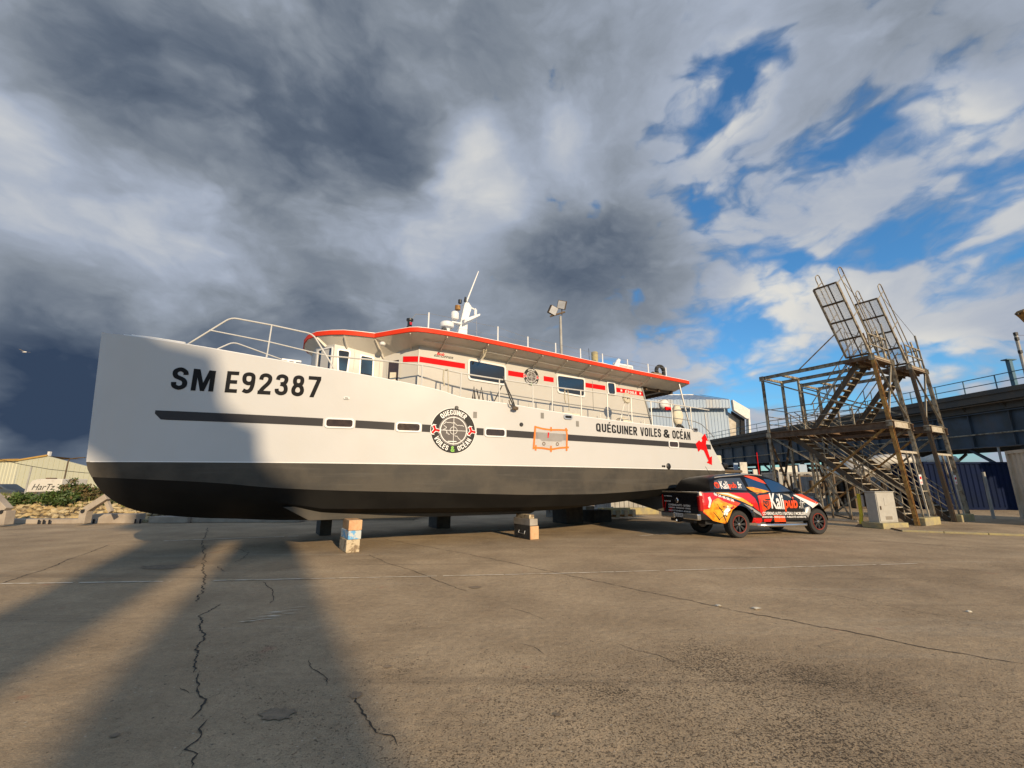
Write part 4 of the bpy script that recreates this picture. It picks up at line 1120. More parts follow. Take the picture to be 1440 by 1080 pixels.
def ring_(t):
    m = MB(); m.lathe([(.26, 0), (.24, .06), (.2, .08), (.16, .06), (.14, 0), (.16, -.06), (.2, -.08), (.24, -.06), (.26, 0)], (0, 0, 0), 22, 'y'); m.build('tyre', M['rubber'], t, smooth=60)
gear('tyre_fender', 'old black tyre fender standing on the aft end of the boat roof', 'fender', 15.85, 1.75, 5.58, ring_, None)
def winch(t):
    m = MB(); m.box((0, 0, .08), (.4, .3, .16)); m.lathe([(0, -.2), (.09, -.2), (.07, 0), (.09, .2), (0, .2)], (0, 0, .18), 12, 'x'); m.build('winch_body', M['wood'], t)
gear('roof_winch', 'brown rope winch beside the black tyre on the boat roof', 'winch', 15.45, 1.9, 5.19, winch, None)
def stack(t):
    m = MB(); m.lathe([(0, 0), (.11, 0), (.11, .5), (.09, .52), (0, .52)], (0, 0, 0), 14); m.build('pipe', M['yellowc'], t, smooth=40)
gear('exhaust_pipe', 'short ochre pipe standing on the boat roof behind a stanchion', 'pipe', 12.52, 1.9, 5.26, stack, None)
def davit(t):
    m = MB(); m.tube([(-.35, 0, .1), (-.15, 0, .28), (.15, 0, .26), (.4, 0, .2), (.6, 0, .5)], .07, 8, r2=.05); m.prism([(.35, .22), (.62, .58), (.72, .55), (.6, .2)], lambda x, z: (x, -.03, z), lambda x, z: (x, .03, z)); m.build('arm', M['white'], t, smooth=50)
    m = MB(); m.box((-.3, 0, .08), (.3, .2, .16)); m.build('base', M['black'], t)
gear('boarding_davit', 'white swan-necked davit arm on the boat roof', 'davit', 13.15, 1.7, 5.2, davit, None)
def panel(t):
    m = MB(); m.beam((-.45, 0, 0), (-.45, 0, .42), .05); m.beam((.45, 0, 0), (.45, 0, .42), .05); m.beam((-.45, 0, .42), (.45, 0, .42), .05); m.build('frame', M['white'], t)
    m = MB(); m.box((0, 0, .21), (.86, .02, .38)); m.build('sheet', M['cabin'], t)
gear('solar_board', 'grey framed board standing upright on the boat roof', 'board', 14.1, 1.6, 5.2, panel, None)
def strap(t):
    m = MB(); m.tube([(0, 0, .72), (.04, -.03, .55), (.14, -.16, .1), (.24, -.2, -.12)], .022, 6); m.tube([(.02, 0, .7), (.12, -.05, .4), (.2, -.17, .1), (.27, -.2, -.12)], .016, 6); m.build('webbing', M['black'], t, smooth=50)
    m = MB(); m.blob((.27, -.22, -.17), (.10, .04, .07), 3, .3); m.tube([(.1, -.17, .05), (.12, -.19, -.08), (.2, -.2, -.12)], .016, 6); m.build('ratchet', M['steeldark'], t)
    m = MB(); m.tube([(-.02, 0, .45), (-.25, .02, -.0)], .016, 5); m.build('rope_tail', M['black'], t)
gear('ratchet_strap', 'black ratchet strap hanging over the white bulwark by the first cabin window', 'strap', 8.62, 2.56, 3.6, strap, None)
def coil(t):
    m = MB(); m.tube([(-.1, 0, 0), (-.07, -.02, .34), (-.02, 0, 0)], .02, 6); m.tube([(.02, 0, .3), (.1, .01, .02), (.16, 0, .36), (.22, 0, .02)], .018, 6); m.build('loop', M['black'], t, smooth=50)
gear('rope_coil', 'black rope loops hung under the cabin window along the rail', 'rope', 7.95, 2.3, 3.65, coil, None)
def tie(t):
    m = MB(); m.tube([(-.06, 0, .0), (-.07, 0, -.25), (-.03, 0, -.42)], .02, 6); m.tube([(.05, 0, 0), (.07, 0, -.3), (.08, 0, -.62)], .014, 6); m.blob((0, 0, .01), (.08, .04, .03), 1); m.build('cord', M['rope'], t, smooth=50)
gear('rail_rope', 'pale rope tied to the top rail in front of the ESCOFFIER lettering', 'rope', 7.05, 2.38, 4.33, tie, None)
gear('rail_rope', 'pale rope tied to the top rail under the second big cabin window', 'rope', 10.75, 2.6, 4.17, tie, None)
def buoy(t):
    m = MB(); m.blob((0, 0, 0), (.24, .16, .2), 4, .15, 2); m.build('cushion', M['white'], t, smooth=60)
    m = MB(); m.box((.05, -.12, -.16), (.3, .04, .12)); m.build('red_tag', M['red'], t)
gear('stern_buoy', 'white and red buoy hanging behind the deckhouse corner', 'buoy', 15.75, 1.9, 4.28, buoy, None)
def boards(t):
    m = MB(); m.box((0, 0, .04), (1.5, .22, .06)); m.build('plank', M['canvas'], t)
gear('gang_plank', 'pale plank lying along the stern bulwark', 'plank', 15.6, 2.3, 3.24, boards, None)
def wh(t):
    m = MB(); m.tube([(-.2, 0, 0), (-.05, 0, .12), (.12, 0, .08), (.22, 0, -.02)], .045, 7); m.build('hose', M['rubber'], t, smooth=50)
gear('hose_bundle', 'black hose bundle on the stern bulwark under the canvas cover', 'hose', 15.75, 2.5, 3.34, wh, None)
gear('step_plank', 'pale boarding step lying on the bulwark below the second cabin window', 'step', 10.75, 2.62, 3.36, lambda t: MB().box((0, 0, .06), (.85, .14, .1)).build('board', M['canvas'], t), None)

# ------------------------------------------------------------------ timber and concrete blocks under the keels
def block_at(pix, name, label, cat, dims, mat, z0, group, rz=0.0, bevel=.012, shift=(0, 0)):
    """pix: the near lower corner as photographed; dims = along the boat, across the boat, height"""
    x, y = G(*pix); a, b = bloc(x, y)
    o = MB().box((0, 0, dims[2] / 2), dims).build(name, mat, bevel=bevel)
    x, y = bglob(a + dims[0] / 2 + shift[0], b - dims[1] / 2 + shift[1]); o.location = (x, y, z0); o.rotation_euler = (0, 0, BROT + rz)
    return tag(o, label, cat, group)
gb = 'blocks stacked under the boat keels'
block_at((486, 777.8), 'timber_block', 'weathered pale timber block at the bottom of the tall front stack', 'block', (.29, .80, .27), M['wood_pale'], 0, gb)
block_at((486, 777.8), 'timber_block', 'blue painted timber block in the middle of the tall front stack', 'block', (.28, .76, .19), M['wood_blue'], .272, gb, .03, shift=(.02, -.02))
block_at((486, 777.8), 'timber_block', 'orange stained timber block at the top of the tall front stack', 'block', (.29, .78, .222), M['wood_top'], .464, gb, -.02, shift=(.03, 0))
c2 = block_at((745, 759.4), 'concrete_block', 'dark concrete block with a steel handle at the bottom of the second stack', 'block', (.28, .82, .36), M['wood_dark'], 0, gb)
m = MB(); m.cur = 0; m.box((0, -.42, .18), (.27, .03, .34)); m.build('sunlit_end', M['wood_top'], c2)  # warm sheet stands in for sunlight on the block's end face
m = MB(); m.tube([(-.145, .12, .22), (-.17, .12, .15), (-.17, -.18, .14), (-.145, -.18, .22)], .012, 6); m.build('handle', M['alu'], c2)
block_at((745, 759.4), 'timber_block', 'grey timber block in the middle of the second stack', 'block', (.26, .84, .18), M['concrete'], .362, gb, .02)
block_at((745, 759.4), 'timber_block', 'small pale timber wedge on top of the second stack', 'block', (.16, .7, .105), M['wood_pale'], .544, gb, .0, shift=(.01, -.03))
block_at((449, 753.5), 'timber_block', 'dark stack of timber under the far keel behind the tall front stack', 'block', (.32, .8, .72), M['wood_dark'], 0, gb)
block_at((614, 743.5), 'timber_block', 'dark timber stack under the far keel in the shade amidships', 'block', (.5, .8, .72), M['wood_dark'], 0, gb)
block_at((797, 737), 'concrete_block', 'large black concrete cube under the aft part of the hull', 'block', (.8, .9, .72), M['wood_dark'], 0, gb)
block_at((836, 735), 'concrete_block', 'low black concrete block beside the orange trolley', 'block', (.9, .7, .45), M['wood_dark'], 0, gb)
# jack stand and orange trolley in the light beyond the hull
x, y = G(828, 728)
t = thing('boat_jack', 'pale steel boat jack standing beside the black cube behind the hull', 'jack', (x, y, 0), .4)
m = MB(); m.tube([(0, 0, .1), (0, 0, 1.0)], .06, 8); m.build('post', M['contwhite'], t)
m = MB(); m.box((0, 0, .25), (.45, .3, .5)); m.box((0, 0, 1.02), (.3, .2, .06)); m.build('base', M['contwhite'], t, bevel=.02)
x, y = G(852, 731)
t = thing('block_trolley', 'orange wheeled trolley carrying pale blocks beyond the hull', 'trolley', (x, y, 0), .5)
m = MB(); m.blob((-.35, 0, .22), (.32, .3, .24), 3, .2); m.build('motor', M['rust'], t, bevel=.0)
m = MB(); m.box((.3, 0, .16), (2.0, .5, .08)); m.build('frame', M['rust'], t)
for k in range(4):
    m = MB(); m.box((.0 + .45 * k, -.15, .24), (.2, .22, .3)); m.build('pad', M['canvas'], t, bevel=.02)

# ------------------------------------------------------------------ wrapped pickup
TH0 = R(18.0); TO = (6.35, 12.83); TD = (math.cos(TH0), math.sin(TH0))
truck = thing('pickup_truck', 'black pickup with red, orange and white advertising wrap parked beside the boat stern', 'pickup', (*TO, 0), TH0)
def TP(u, v): return onplane(u, v, TO, TD)
def Z5(x, y): return TP(920 + x / 5.143, 650 + y / 5.143)
belt = pchip([(-1.27, 1.25), (-.8, 1.265), (.4, 1.25), (1.2, 1.215), (2.15, 1.20), (2.45, 1.17), (2.85, 1.11), (3.2, 1.02), (3.42, .92), (3.55, .80), (3.66, .66)])
sill = pchip([(-1.27, .52), (-.5, .50), (.5, .44), (2.5, .42), (3.4, .38), (3.66, .42)])
RW, FW, RR = .02, 3.0, .37
def arch(x):
    z = sill(x)
    for c, r in ((RW, .475), (FW, .455)):
        if abs(x - c) < r: z = max(z, .38 + math.sqrt(r * r - (x - c) ** 2) * 1.04)
    return z
def yo(x, z):
    y = .02
    y += max(0, z - .95) * .16 + max(0, .62 - z) * .10
    if x > 2.7: y += ((x - 2.7) / .96) ** 2.4 * .42
    if x < -1.05: y += ((-1.05 - x) / .22) ** 2 * .05
    for c in (RW, FW):
        d = math.hypot(x - c, z - .38); y -= .05 * math.exp(-((d - .5) / .10) ** 2) * (1 if z > .4 else 0)
    return y
def TS(x, z, off=.0): return (x, yo(x, z) - off, z)
TW = 1.70
xs = [-1.27 + .03 * i for i in range(int((3.66 + 1.27) / .03) + 1)] + [3.66]
b = MB(); rowsN, rowsF = [], []
for x in xs:
    z0, z1 = arch(x), max(belt(x), arch(x) + .02)
    r = [TS(x, z0 + (z1 - z0) * i / 10) for i in range(11)]; rowsN.append(r); rowsF.append([(p[0], TW - p[1], p[2]) for p in r])
b.grid(rowsN); b.grid(rowsF)
hood = []
for i, x in enumerate(xs):
    if x < 2.1: continue
    p = rowsN[i][-1]; h = []
    for k in range(11):
        f = k / 10; y = p[1] + (TW - 2 * p[1]) * f; h.append((x + .10 * math.sin(math.pi * f) * max(0, (x - 3.0) / .66), y, p[2] + .075 * math.sin(math.pi * f) ** .6))
    hood.append(h)
b.grid(hood)
b.grid([hood[-1], [(p[0] + .02, p[1], .40) for p in hood[-1]]])
# bed rails and tub
rail = [r[-1] for r, x in zip(rowsN, xs) if x < -.7]
b.grid([rail, [(p[0], p[1] + .07, p[2]) for p in rail], [(p[0], p[1] + .07, .8) for p in rail], [(p[0], TW - p[1] - .07, .8) for p in rail], [(p[0], TW - p[1] - .07, p[2]) for p in rail], [(p[0], TW - p[1], p[2]) for p in rail]])
body = b.build('body', M['carblack'], truck, smooth=38, fix=True)
m = MB(); m.box((1.2, TW / 2, .46), (4.4, 1.3, .16)); m.build('chassis', M['black'], truck)
for c in (RW, FW):
    for y in (.08, TW - .58):
        m = MB(); m.grid([[(c + .45 * math.cos(math.pi * k / 16), yy, .40 + .45 * math.sin(math.pi * k / 16)) for k in range(17)] for yy in (y, y + .5)]); m.build('wheel_arch_liner', M['black'], truck)
# cabin and canopy
rfz = pchip([(-.82, 1.27), (-.79, 1.43), (-.70, 1.575), (-.52, 1.635), (.2, 1.70), (.8, 1.735), (1.2, 1.72), (1.55, 1.64), (1.95, 1.44), (2.22, 1.25), (2.32, 1.19)])
def yb(x): return yo(min(x, 2.6), belt(x)) + .012
def GH(x, z, off=0.0): return (x, yb(x) + (z - belt(x)) * .42 - off, z)
gx = [-.82, -.81, -.79, -.76, -.7, -.62, -.52, -.4] + [-.3 + .1 * i for i in range(26)] + [2.28, 2.32]
rows = []
for x in gx:
    z1 = max(rfz(x), belt(x) + .004); p0 = GH(x, belt(x) - .01); r = [p0] + [GH(x, belt(x) + (z1 - belt(x)) * f) for f in (.35, .7, .92)]
    e = GH(x, z1); w = TW - 2 * e[1]
    r += [(x, e[1] + .03, z1)] + [(x, e[1] + w * f, z1 + .05 * math.sin(math.pi * f) ** .7 * min(1, (z1 - belt(x)) * 3)) for f in (.15, .3, .5, .7, .85)]
    r += [(x, TW - q[1], q[2]) for q in r[4::-1]]
    rows.append(r)
b = MB(); b.grid(rows); b.build('cab', M['carmatte'], truck, smooth=40)
def glass(poly, name='window', mat='carglass', off=.006, cut=.12):
    vs, fs = poly_mesh(poly, cut); m = MB(); m.add([GH(x, z, off) for x, z in vs], fs); return m.build(name, M[mat], truck, fix=False)
w1 = glass([Z5(452, 193), Z5(470, 133), Z5(520, 117), Z5(668, 112), Z5(690, 205)], 'canopy_window')
w2 = glass([Z5(712, 205), Z5(700, 112), Z5(770, 125), Z5(830, 155), Z5(858, 218)], 'rear_door_window')
w3 = glass([Z5(866, 218), Z5(838, 120), Z5(880, 125), Z5(940, 150), Z5(1005, 210)], 'front_door_window')
def gprint(poly, mat, name='window_wrap', off=.010):
    glass(poly, name, mat, off)
gprint([Z5(698, 98), Z5(735, 96), Z5(790, 108), Z5(830, 134), Z5(845, 158), Z5(790, 138), Z5(730, 112)], 'carorangered')
gprint([Z5(692, 180), Z5(738, 180), Z5(852, 211), Z5(800, 222), Z5(752, 231), Z5(735, 214), Z5(712, 200)], 'carorange')
def logo(place, cx, cz, r, name='round_logo'):
    vs, fs = ring(0, r, 24); m = MB(); m.add([place(cx + x, cz + z, .011) for x, z in vs], fs); o = m.build(name, M['carorangered'], truck, fix=False)
    m = MB()
    for vs, fs in (ring(r * .42, r * .56, 18, 150, 400), ring(r * .1, r * .26, 12), line2([(-r * .6, -r * .25), (-r * .1, -r * .6), (r * .15, -r * .85)], r * .22), line2([(-r * .55, r * .35), (-r * .2, r * .1), (r * .3, r * .2)], r * .2)):
        m.add([place(cx + x, cz + z, .014) for x, z in vs], fs)
    m.build('logo_mark', M['black'], o, fix=False)
def words(place, txt, p0, p1, h, mat, name, sx=1, off=.013, **k):
    """lettering from baseline start p0 to end p1 (x,z), height h"""
    vs, fs = text_box(txt, 0, 1, 0, 1, **k); m = MB()
    m.add([place(p0[0] + (p1[0] - p0[0]) * x, p0[1] + (p1[1] - p0[1]) * x + h * y, off) for x, y in vs], fs); return m.build(name, M[mat], truck, fix=False)
a_, z_ = Z5(480, 165); logo(GH, a_, z_, .085)
words(GH, 'Kali', Z5(506, 193), Z5(565, 192), .215, 'carwhite', 'window_lettering', bold=.02, cut=.3)
words(GH, 'pub', Z5(567, 199), Z5(624, 198), .20, 'carorangered', 'window_lettering', bold=.03, cut=.3)
words(GH, '.fr', Z5(630, 189), Z5(664, 189), .19, 'carwhite', 'window_lettering', bold=.02, cut=.3)
# side wrap
def wrap(polyz, mat, off, name='side_wrap'):
    vs, fs = poly_mesh([Z5(*p) for p in polyz], .09); m = MB(); m.add([TS(x, z, off) for x, z in vs], fs); return m.build(name, M[mat], truck, fix=False)
wrap([(342, 216), (432, 218), (520, 262), (600, 312), (560, 345), (545, 400), (520, 446), (430, 424), (360, 366)], 'carred', .004)
wrap([(352, 345), (400, 338), (432, 275), (470, 258), (500, 280), (590, 318), (560, 345), (545, 400), (520, 446), (430, 424), (372, 370)], 'carorange', .006)
wrap([(440, 285), (470, 275), (500, 300), (480, 330), (445, 320)], 'caryellow', .008); wrap([(440, 345), (520, 340), (548, 360), (535, 410), (470, 400)], 'caryellow', .008)
wrap([(395, 255), (410, 248), (420, 275), (405, 330), (392, 325), (402, 285)], 'carwhite', .008)
for p, q in (((455, 300), (520, 395)), ((470, 420), (545, 350)), ((430, 360), (480, 420)), ((500, 345), (470, 330)), ((520, 440), (500, 380)), ((560, 330), (500, 322))):
    d = (q[0] - p[0], q[1] - p[1]); l = math.hypot(*d); n = (-d[1] / l * 4, d[0] / l * 4)
    wrap([(p[0] + n[0] * .3, p[1] + n[1] * .3), (q[0] + n[0], q[1] + n[1]), (q[0] - n[0], q[1] - n[1]), (p[0] - n[0] * .3, p[1] - n[1] * .3)], 'carblack', .010)
wrap([(448, 219), (545, 219), (640, 256), (720, 306), (712, 320), (640, 285), (560, 252), (500, 236)], 'caryellow', .005)
wrap([(470, 222), (540, 224), (636, 260), (610, 262), (540, 236)], 'carwhite', .008)
wrap([(545, 219), (690, 216), (735, 260), (752, 300), (766, 358), (735, 335), (690, 292), (640, 256)], 'carred', .005)
wrap([(530, 262), (600, 288), (620, 296), (598, 312), (560, 300)], 'carorangered', .008)
wrap([(640, 300), (700, 322), (772, 368), (786, 392), (730, 362), (690, 336)], 'cargrey', .006)
wrap([(640, 306), (720, 346), (708, 400), (690, 360)], 'carblack', .006)
wrap([(758, 242), (800, 236), (850, 232), (845, 300), (820, 340), (800, 362), (790, 388), (776, 352), (766, 300)], 'carorangered', .005)
wrap([(756, 244), (772, 270), (785, 340), (812, 380), (788, 392), (768, 356)], 'carred', .007)
wrap([(712, 402), (782, 404), (790, 428), (774, 441), (712, 441)], 'carred', .006); wrap([(800, 410), (860, 408), (850, 432), (800, 432)], 'carred', .006)
wrap([(868, 384), (946, 388), (962, 432), (880, 432)], 'carorangered', .006)
wrap([(1012, 236), (1070, 234), (1130, 262), (1188, 298), (1160, 318), (1140, 332), (1108, 300)], 'carwhite', .005)
wrap([(1022, 229), (1078, 233), (1130, 260), (1190, 296), (1165, 300), (1110, 272), (1062, 250)], 'carorangered', .007)
wrap([(935, 228), (985, 234), (1000, 262), (965, 240)], 'cargrey', .005); wrap([(890, 228), (905, 228), (935, 262), (920, 262)], 'cargrey', .005)
wrap([(1090, 330), (1118, 320), (1126, 362), (1108, 400), (1095, 380)], 'cargrey', .005)
a_, z_ = Z5(812, 294); logo(TS, a_, z_, .19)
words(TS, 'Kali', Z5(852, 336), Z5(946, 342), .44, 'carwhite', 'door_lettering', bold=.025, cut=.2)
words(TS, 'pub', Z5(950, 357), Z5(1046, 356), .41, 'carorangered', 'door_lettering', bold=.035, cut=.2)
words(TS, '.fr', Z5(1052, 334), Z5(1096, 334), .26, 'carwhite', 'door_lettering', bold=.035, cut=.2)
words(TS, '.fr', Z5(1054, 333), Z5(1095, 333), .24, 'black', 'door_lettering', bold=.0, cut=.2, off=.015)
words(TS, 'COVERING AUTO // BATEAU // MOBILIER', Z5(787, 382), Z5(1096, 382), .088, 'carwhite', 'door_lettering', bold=.03, cut=.4)
words(TS, 'ENSEIGNES - MARQUAGE - PUBLICITÉ ADHÉSIVE', Z5(787, 405), Z5(1096, 404), .07, 'carwhite', 'door_lettering', bold=.03, cut=.4)
p0, p1 = Z5(441, 238), Z5(580, 289)
words(TS, '06 24 48 88 58', p0, p1, .075, 'carwhite', 'phone_lettering', bold=.05, cut=.4)
# door shut lines
for x in (.50, 1.24, 2.30):
    m = MB(); m.grid([[TS(x - .006, z, .0035) for z in [.62 + .06 * i for i in range(10)]], [TS(x + .006, z, .0035) for z in [.62 + .06 * i for i in range(10)]]]); m.build('door_gap', M['black'], truck, fix=False)
m = MB(); m.grid([[TS(x, belt(x) - .012, .006) for x in [-1.2 + .1 * i for i in range(36)]], [TS(x, belt(x) - .03, .008) for x in [-1.2 + .1 * i for i in range(36)]]]); m.build('belt_moulding', M['black'], truck, fix=False)
for x in (1.12, 2.12):
    m = MB(); m.box((x, yo(x, 1.03) - .02, 1.03), (.16, .03, .035)); m.build('door_handle', M['black'], truck, bevel=.008)
# tail
def TT(y, z, off): return (-1.272 - off, TW - .05 - y, z)           # y from the far side, as read from behind
m = MB(); m.box((-1.255, TW / 2, .90), (.05, TW - .16, .68)); m.build('tailgate', M['carblack'], truck, bevel=.02)
m = MB(); m.box((-1.262, TW / 2, 1.245), (.05, TW - .14, .03)); m.build('tailgate_trim', M['chrome'], truck, bevel=.008)
for y0, z0, w_, h_, tx in ((.28, .84, .96, .055, 'COVERING AUTO - BATEAU'), (.28, .765, .96, .045, 'ENSEIGNES - MARQUAGE - VITRINE'), (.28, .69, .97, .045, 'PUBLICITÉ ADHÉSIVE - MOBILIER'), (.10, 1.10, .36, .03, 'COVERING'), (.10, .95, .30, .035, 'KALIPUB')):
    vs, fs = text_box(tx, y0, y0 + w_, z0, z0 + h_, bold=.02); m = MB(); m.add([TT(y, z, .012) for y, z in vs], fs); m.build('tailgate_lettering', M['carwhite'], truck, fix=False)
m = MB(); vs, fs = join(line2([(.2, 1.0), (.13, .85), (.08, .68)], .03), line2([(.26, .66), (.45, .72), (.3, .74), (.5, .80)], .03)); m.add([TT(y, z, .010) for y, z in vs], fs); m.build('tailgate_mark', M['carred'], truck, fix=False)
m = MB(); m.lathe([(0, .02), (.06, .02), (.075, 0)], (0, 0, 0), 16, 'x'); m.v = [(-1.28 - x, TW - .72 + y, 1.0 + z) for x, y, z in m.v]; m.build('badge', M['chrome'], truck, smooth=40)
for y in (.09, TW - .09):
    m = MB(); m.box((-1.22, y, .95), (.12, .15, .42)); m.build('tail_light', M['tailred'], truck, bevel=.03)
for y in (.36, TW - .36): m = MB(); m.box((-1.3, y, .585), (.13, .62, .17)); m.build('bumper', M['chrome'], truck, bevel=.03)
m = MB(); m.box((-1.29, TW / 2, .57), (.08, .5, .12)); m.box((-1.2, TW / 2, .45), (.1, 1.0, .08)); m.build('bumper_step', M['black'], truck)
pl = MB().box((-1.345, TW / 2, .60), (.012, .46, .10)).build('licence_plate', M['plate'], truck)
vs, fs = text_box('GL-512-RL', .62, 1.0, .565, .635, bold=.02); m = MB(); m.add([(-1.354, TW - .03 - y, z) for y, z in vs], fs); m.build('plate_lettering', M['black'], pl, fix=False)
m = MB(); m.tube([(-1.2, .85, .42), (-1.42, .85, .40)], .03, 8); m.blob((-1.44, .85, .45), (.04, .04, .04), 1, 0); m.build('tow_bar', M['chrome'], truck)
# side step, mirror, front lamp, roof edge
m = MB(); m.tube([(.62, .02, .33), (.72, -.06, .33), (2.35, -.06, .30), (2.45, .02, .32)], .045, 10); m.build('side_step', M['chrome'], truck, smooth=50)
m = MB(); m.tube([(.62, TW - .02, .33), (.72, TW + .06, .33), (2.35, TW + .06, .30), (2.45, TW - .02, .32)], .045, 10); m.build('side_step', M['chrome'], truck, smooth=50)
for y, s in ((-.10, 1), (TW + .10, -1)):
    m = MB(); m.blob((2.12, y, 1.27), (.07, .12, .09), 2, .05, 2); m.build('mirror', M['black'], truck, smooth=60)
m = MB(); vs, fs = poly_mesh([(3.05, .93), (3.38, .80), (3.46, .70), (3.28, .78)], .06); m.add([TS(x, z, .006) for x, z in vs], fs); m.build('headlight', M['lampclear'], truck, fix=False)
m = MB()
for i in range(26):
    x = -.5 + .08 * i
m.tube([(x, GH(x, rfz(x))[1] + .02, rfz(x) + .008) for x in [-.5 + .1 * i for i in range(19)]], .014, 6); m.build('roof_rail', M['cargrey'], truck, smooth=50)
m = MB(); m.tube([(-.1, .85, 1.74), (-.25, .85, 1.98)], .006, 5); m.build('aerial', M['black'], truck)
# wheels
def wheel_at(x, y, flip):
    s = -1 if flip else 1
    ty = MB(); ty.lathe([(.235, -.11), (.30, -.125), (.345, -.12), (.365, -.095), (.37, -.05), (.37, .05), (.365, .095), (.345, .12), (.30, .125), (.235, .11)], (0, 0, 0), 40, 'y')
    w = bpy.data.objects.new('wheel', None); COL.objects.link(w); w.parent = truck; w.location = (x, y, RR)
    ty.build('tyre', M['rubber'], w, smooth=35)
    tr = MB()
    for i in range(40):
        a = 2 * math.pi * i / 40
        tr.beam((math.cos(a) * .368, -.09, math.sin(a) * .368), (math.cos(a + .06) * .368, .09, math.sin(a + .06) * .368), .022, .014, up=(math.cos(a), 0, math.sin(a)))
    tr.build('tread', M['rubber'], w)
    rm = MB(); rm.lathe([(.24, -.115), (.225, -.10), (.215, -.02), (.20, .05), (0, .05)], (0, 0, 0), 36, 'y'); rm.build('rim', M['carblack'], w, smooth=30)
    rr = MB(); rr.lathe([(.246, -.112), (.240, -.126), (.222, -.124), (.216, -.105)], (0, 0, 0), 36, 'y'); rr.build('rim_edge', M['wheelred'], w, smooth=40)
    sp = MB()
    for i in range(8):
        for dl in (-.11, .11):
            a = 2 * math.pi * i / 8 + dl; b_ = 2 * math.pi * i / 8 + dl * .35
            sp.beam((math.cos(b_) * .05, -.085, math.sin(b_) * .05), (math.cos(a) * .218, -.095, math.sin(a) * .218), .02, .03, up=(0, -1, 0))
    sp.build('spokes', M['spoke'], w)
    hb_ = MB(); hb_.lathe([(0, -.11), (.035, -.108), (.05, -.09), (.05, -.06)], (0, 0, 0), 16, 'y'); hb_.build('hub_cap', M['chrome'], w, smooth=40)
    if flip: w.scale = (1, 1, 1); w.rotation_euler = (0, 0, math.pi)
for x in (RW, FW):
    wheel_at(x, .15, False); wheel_at(x, TW - .15, True)

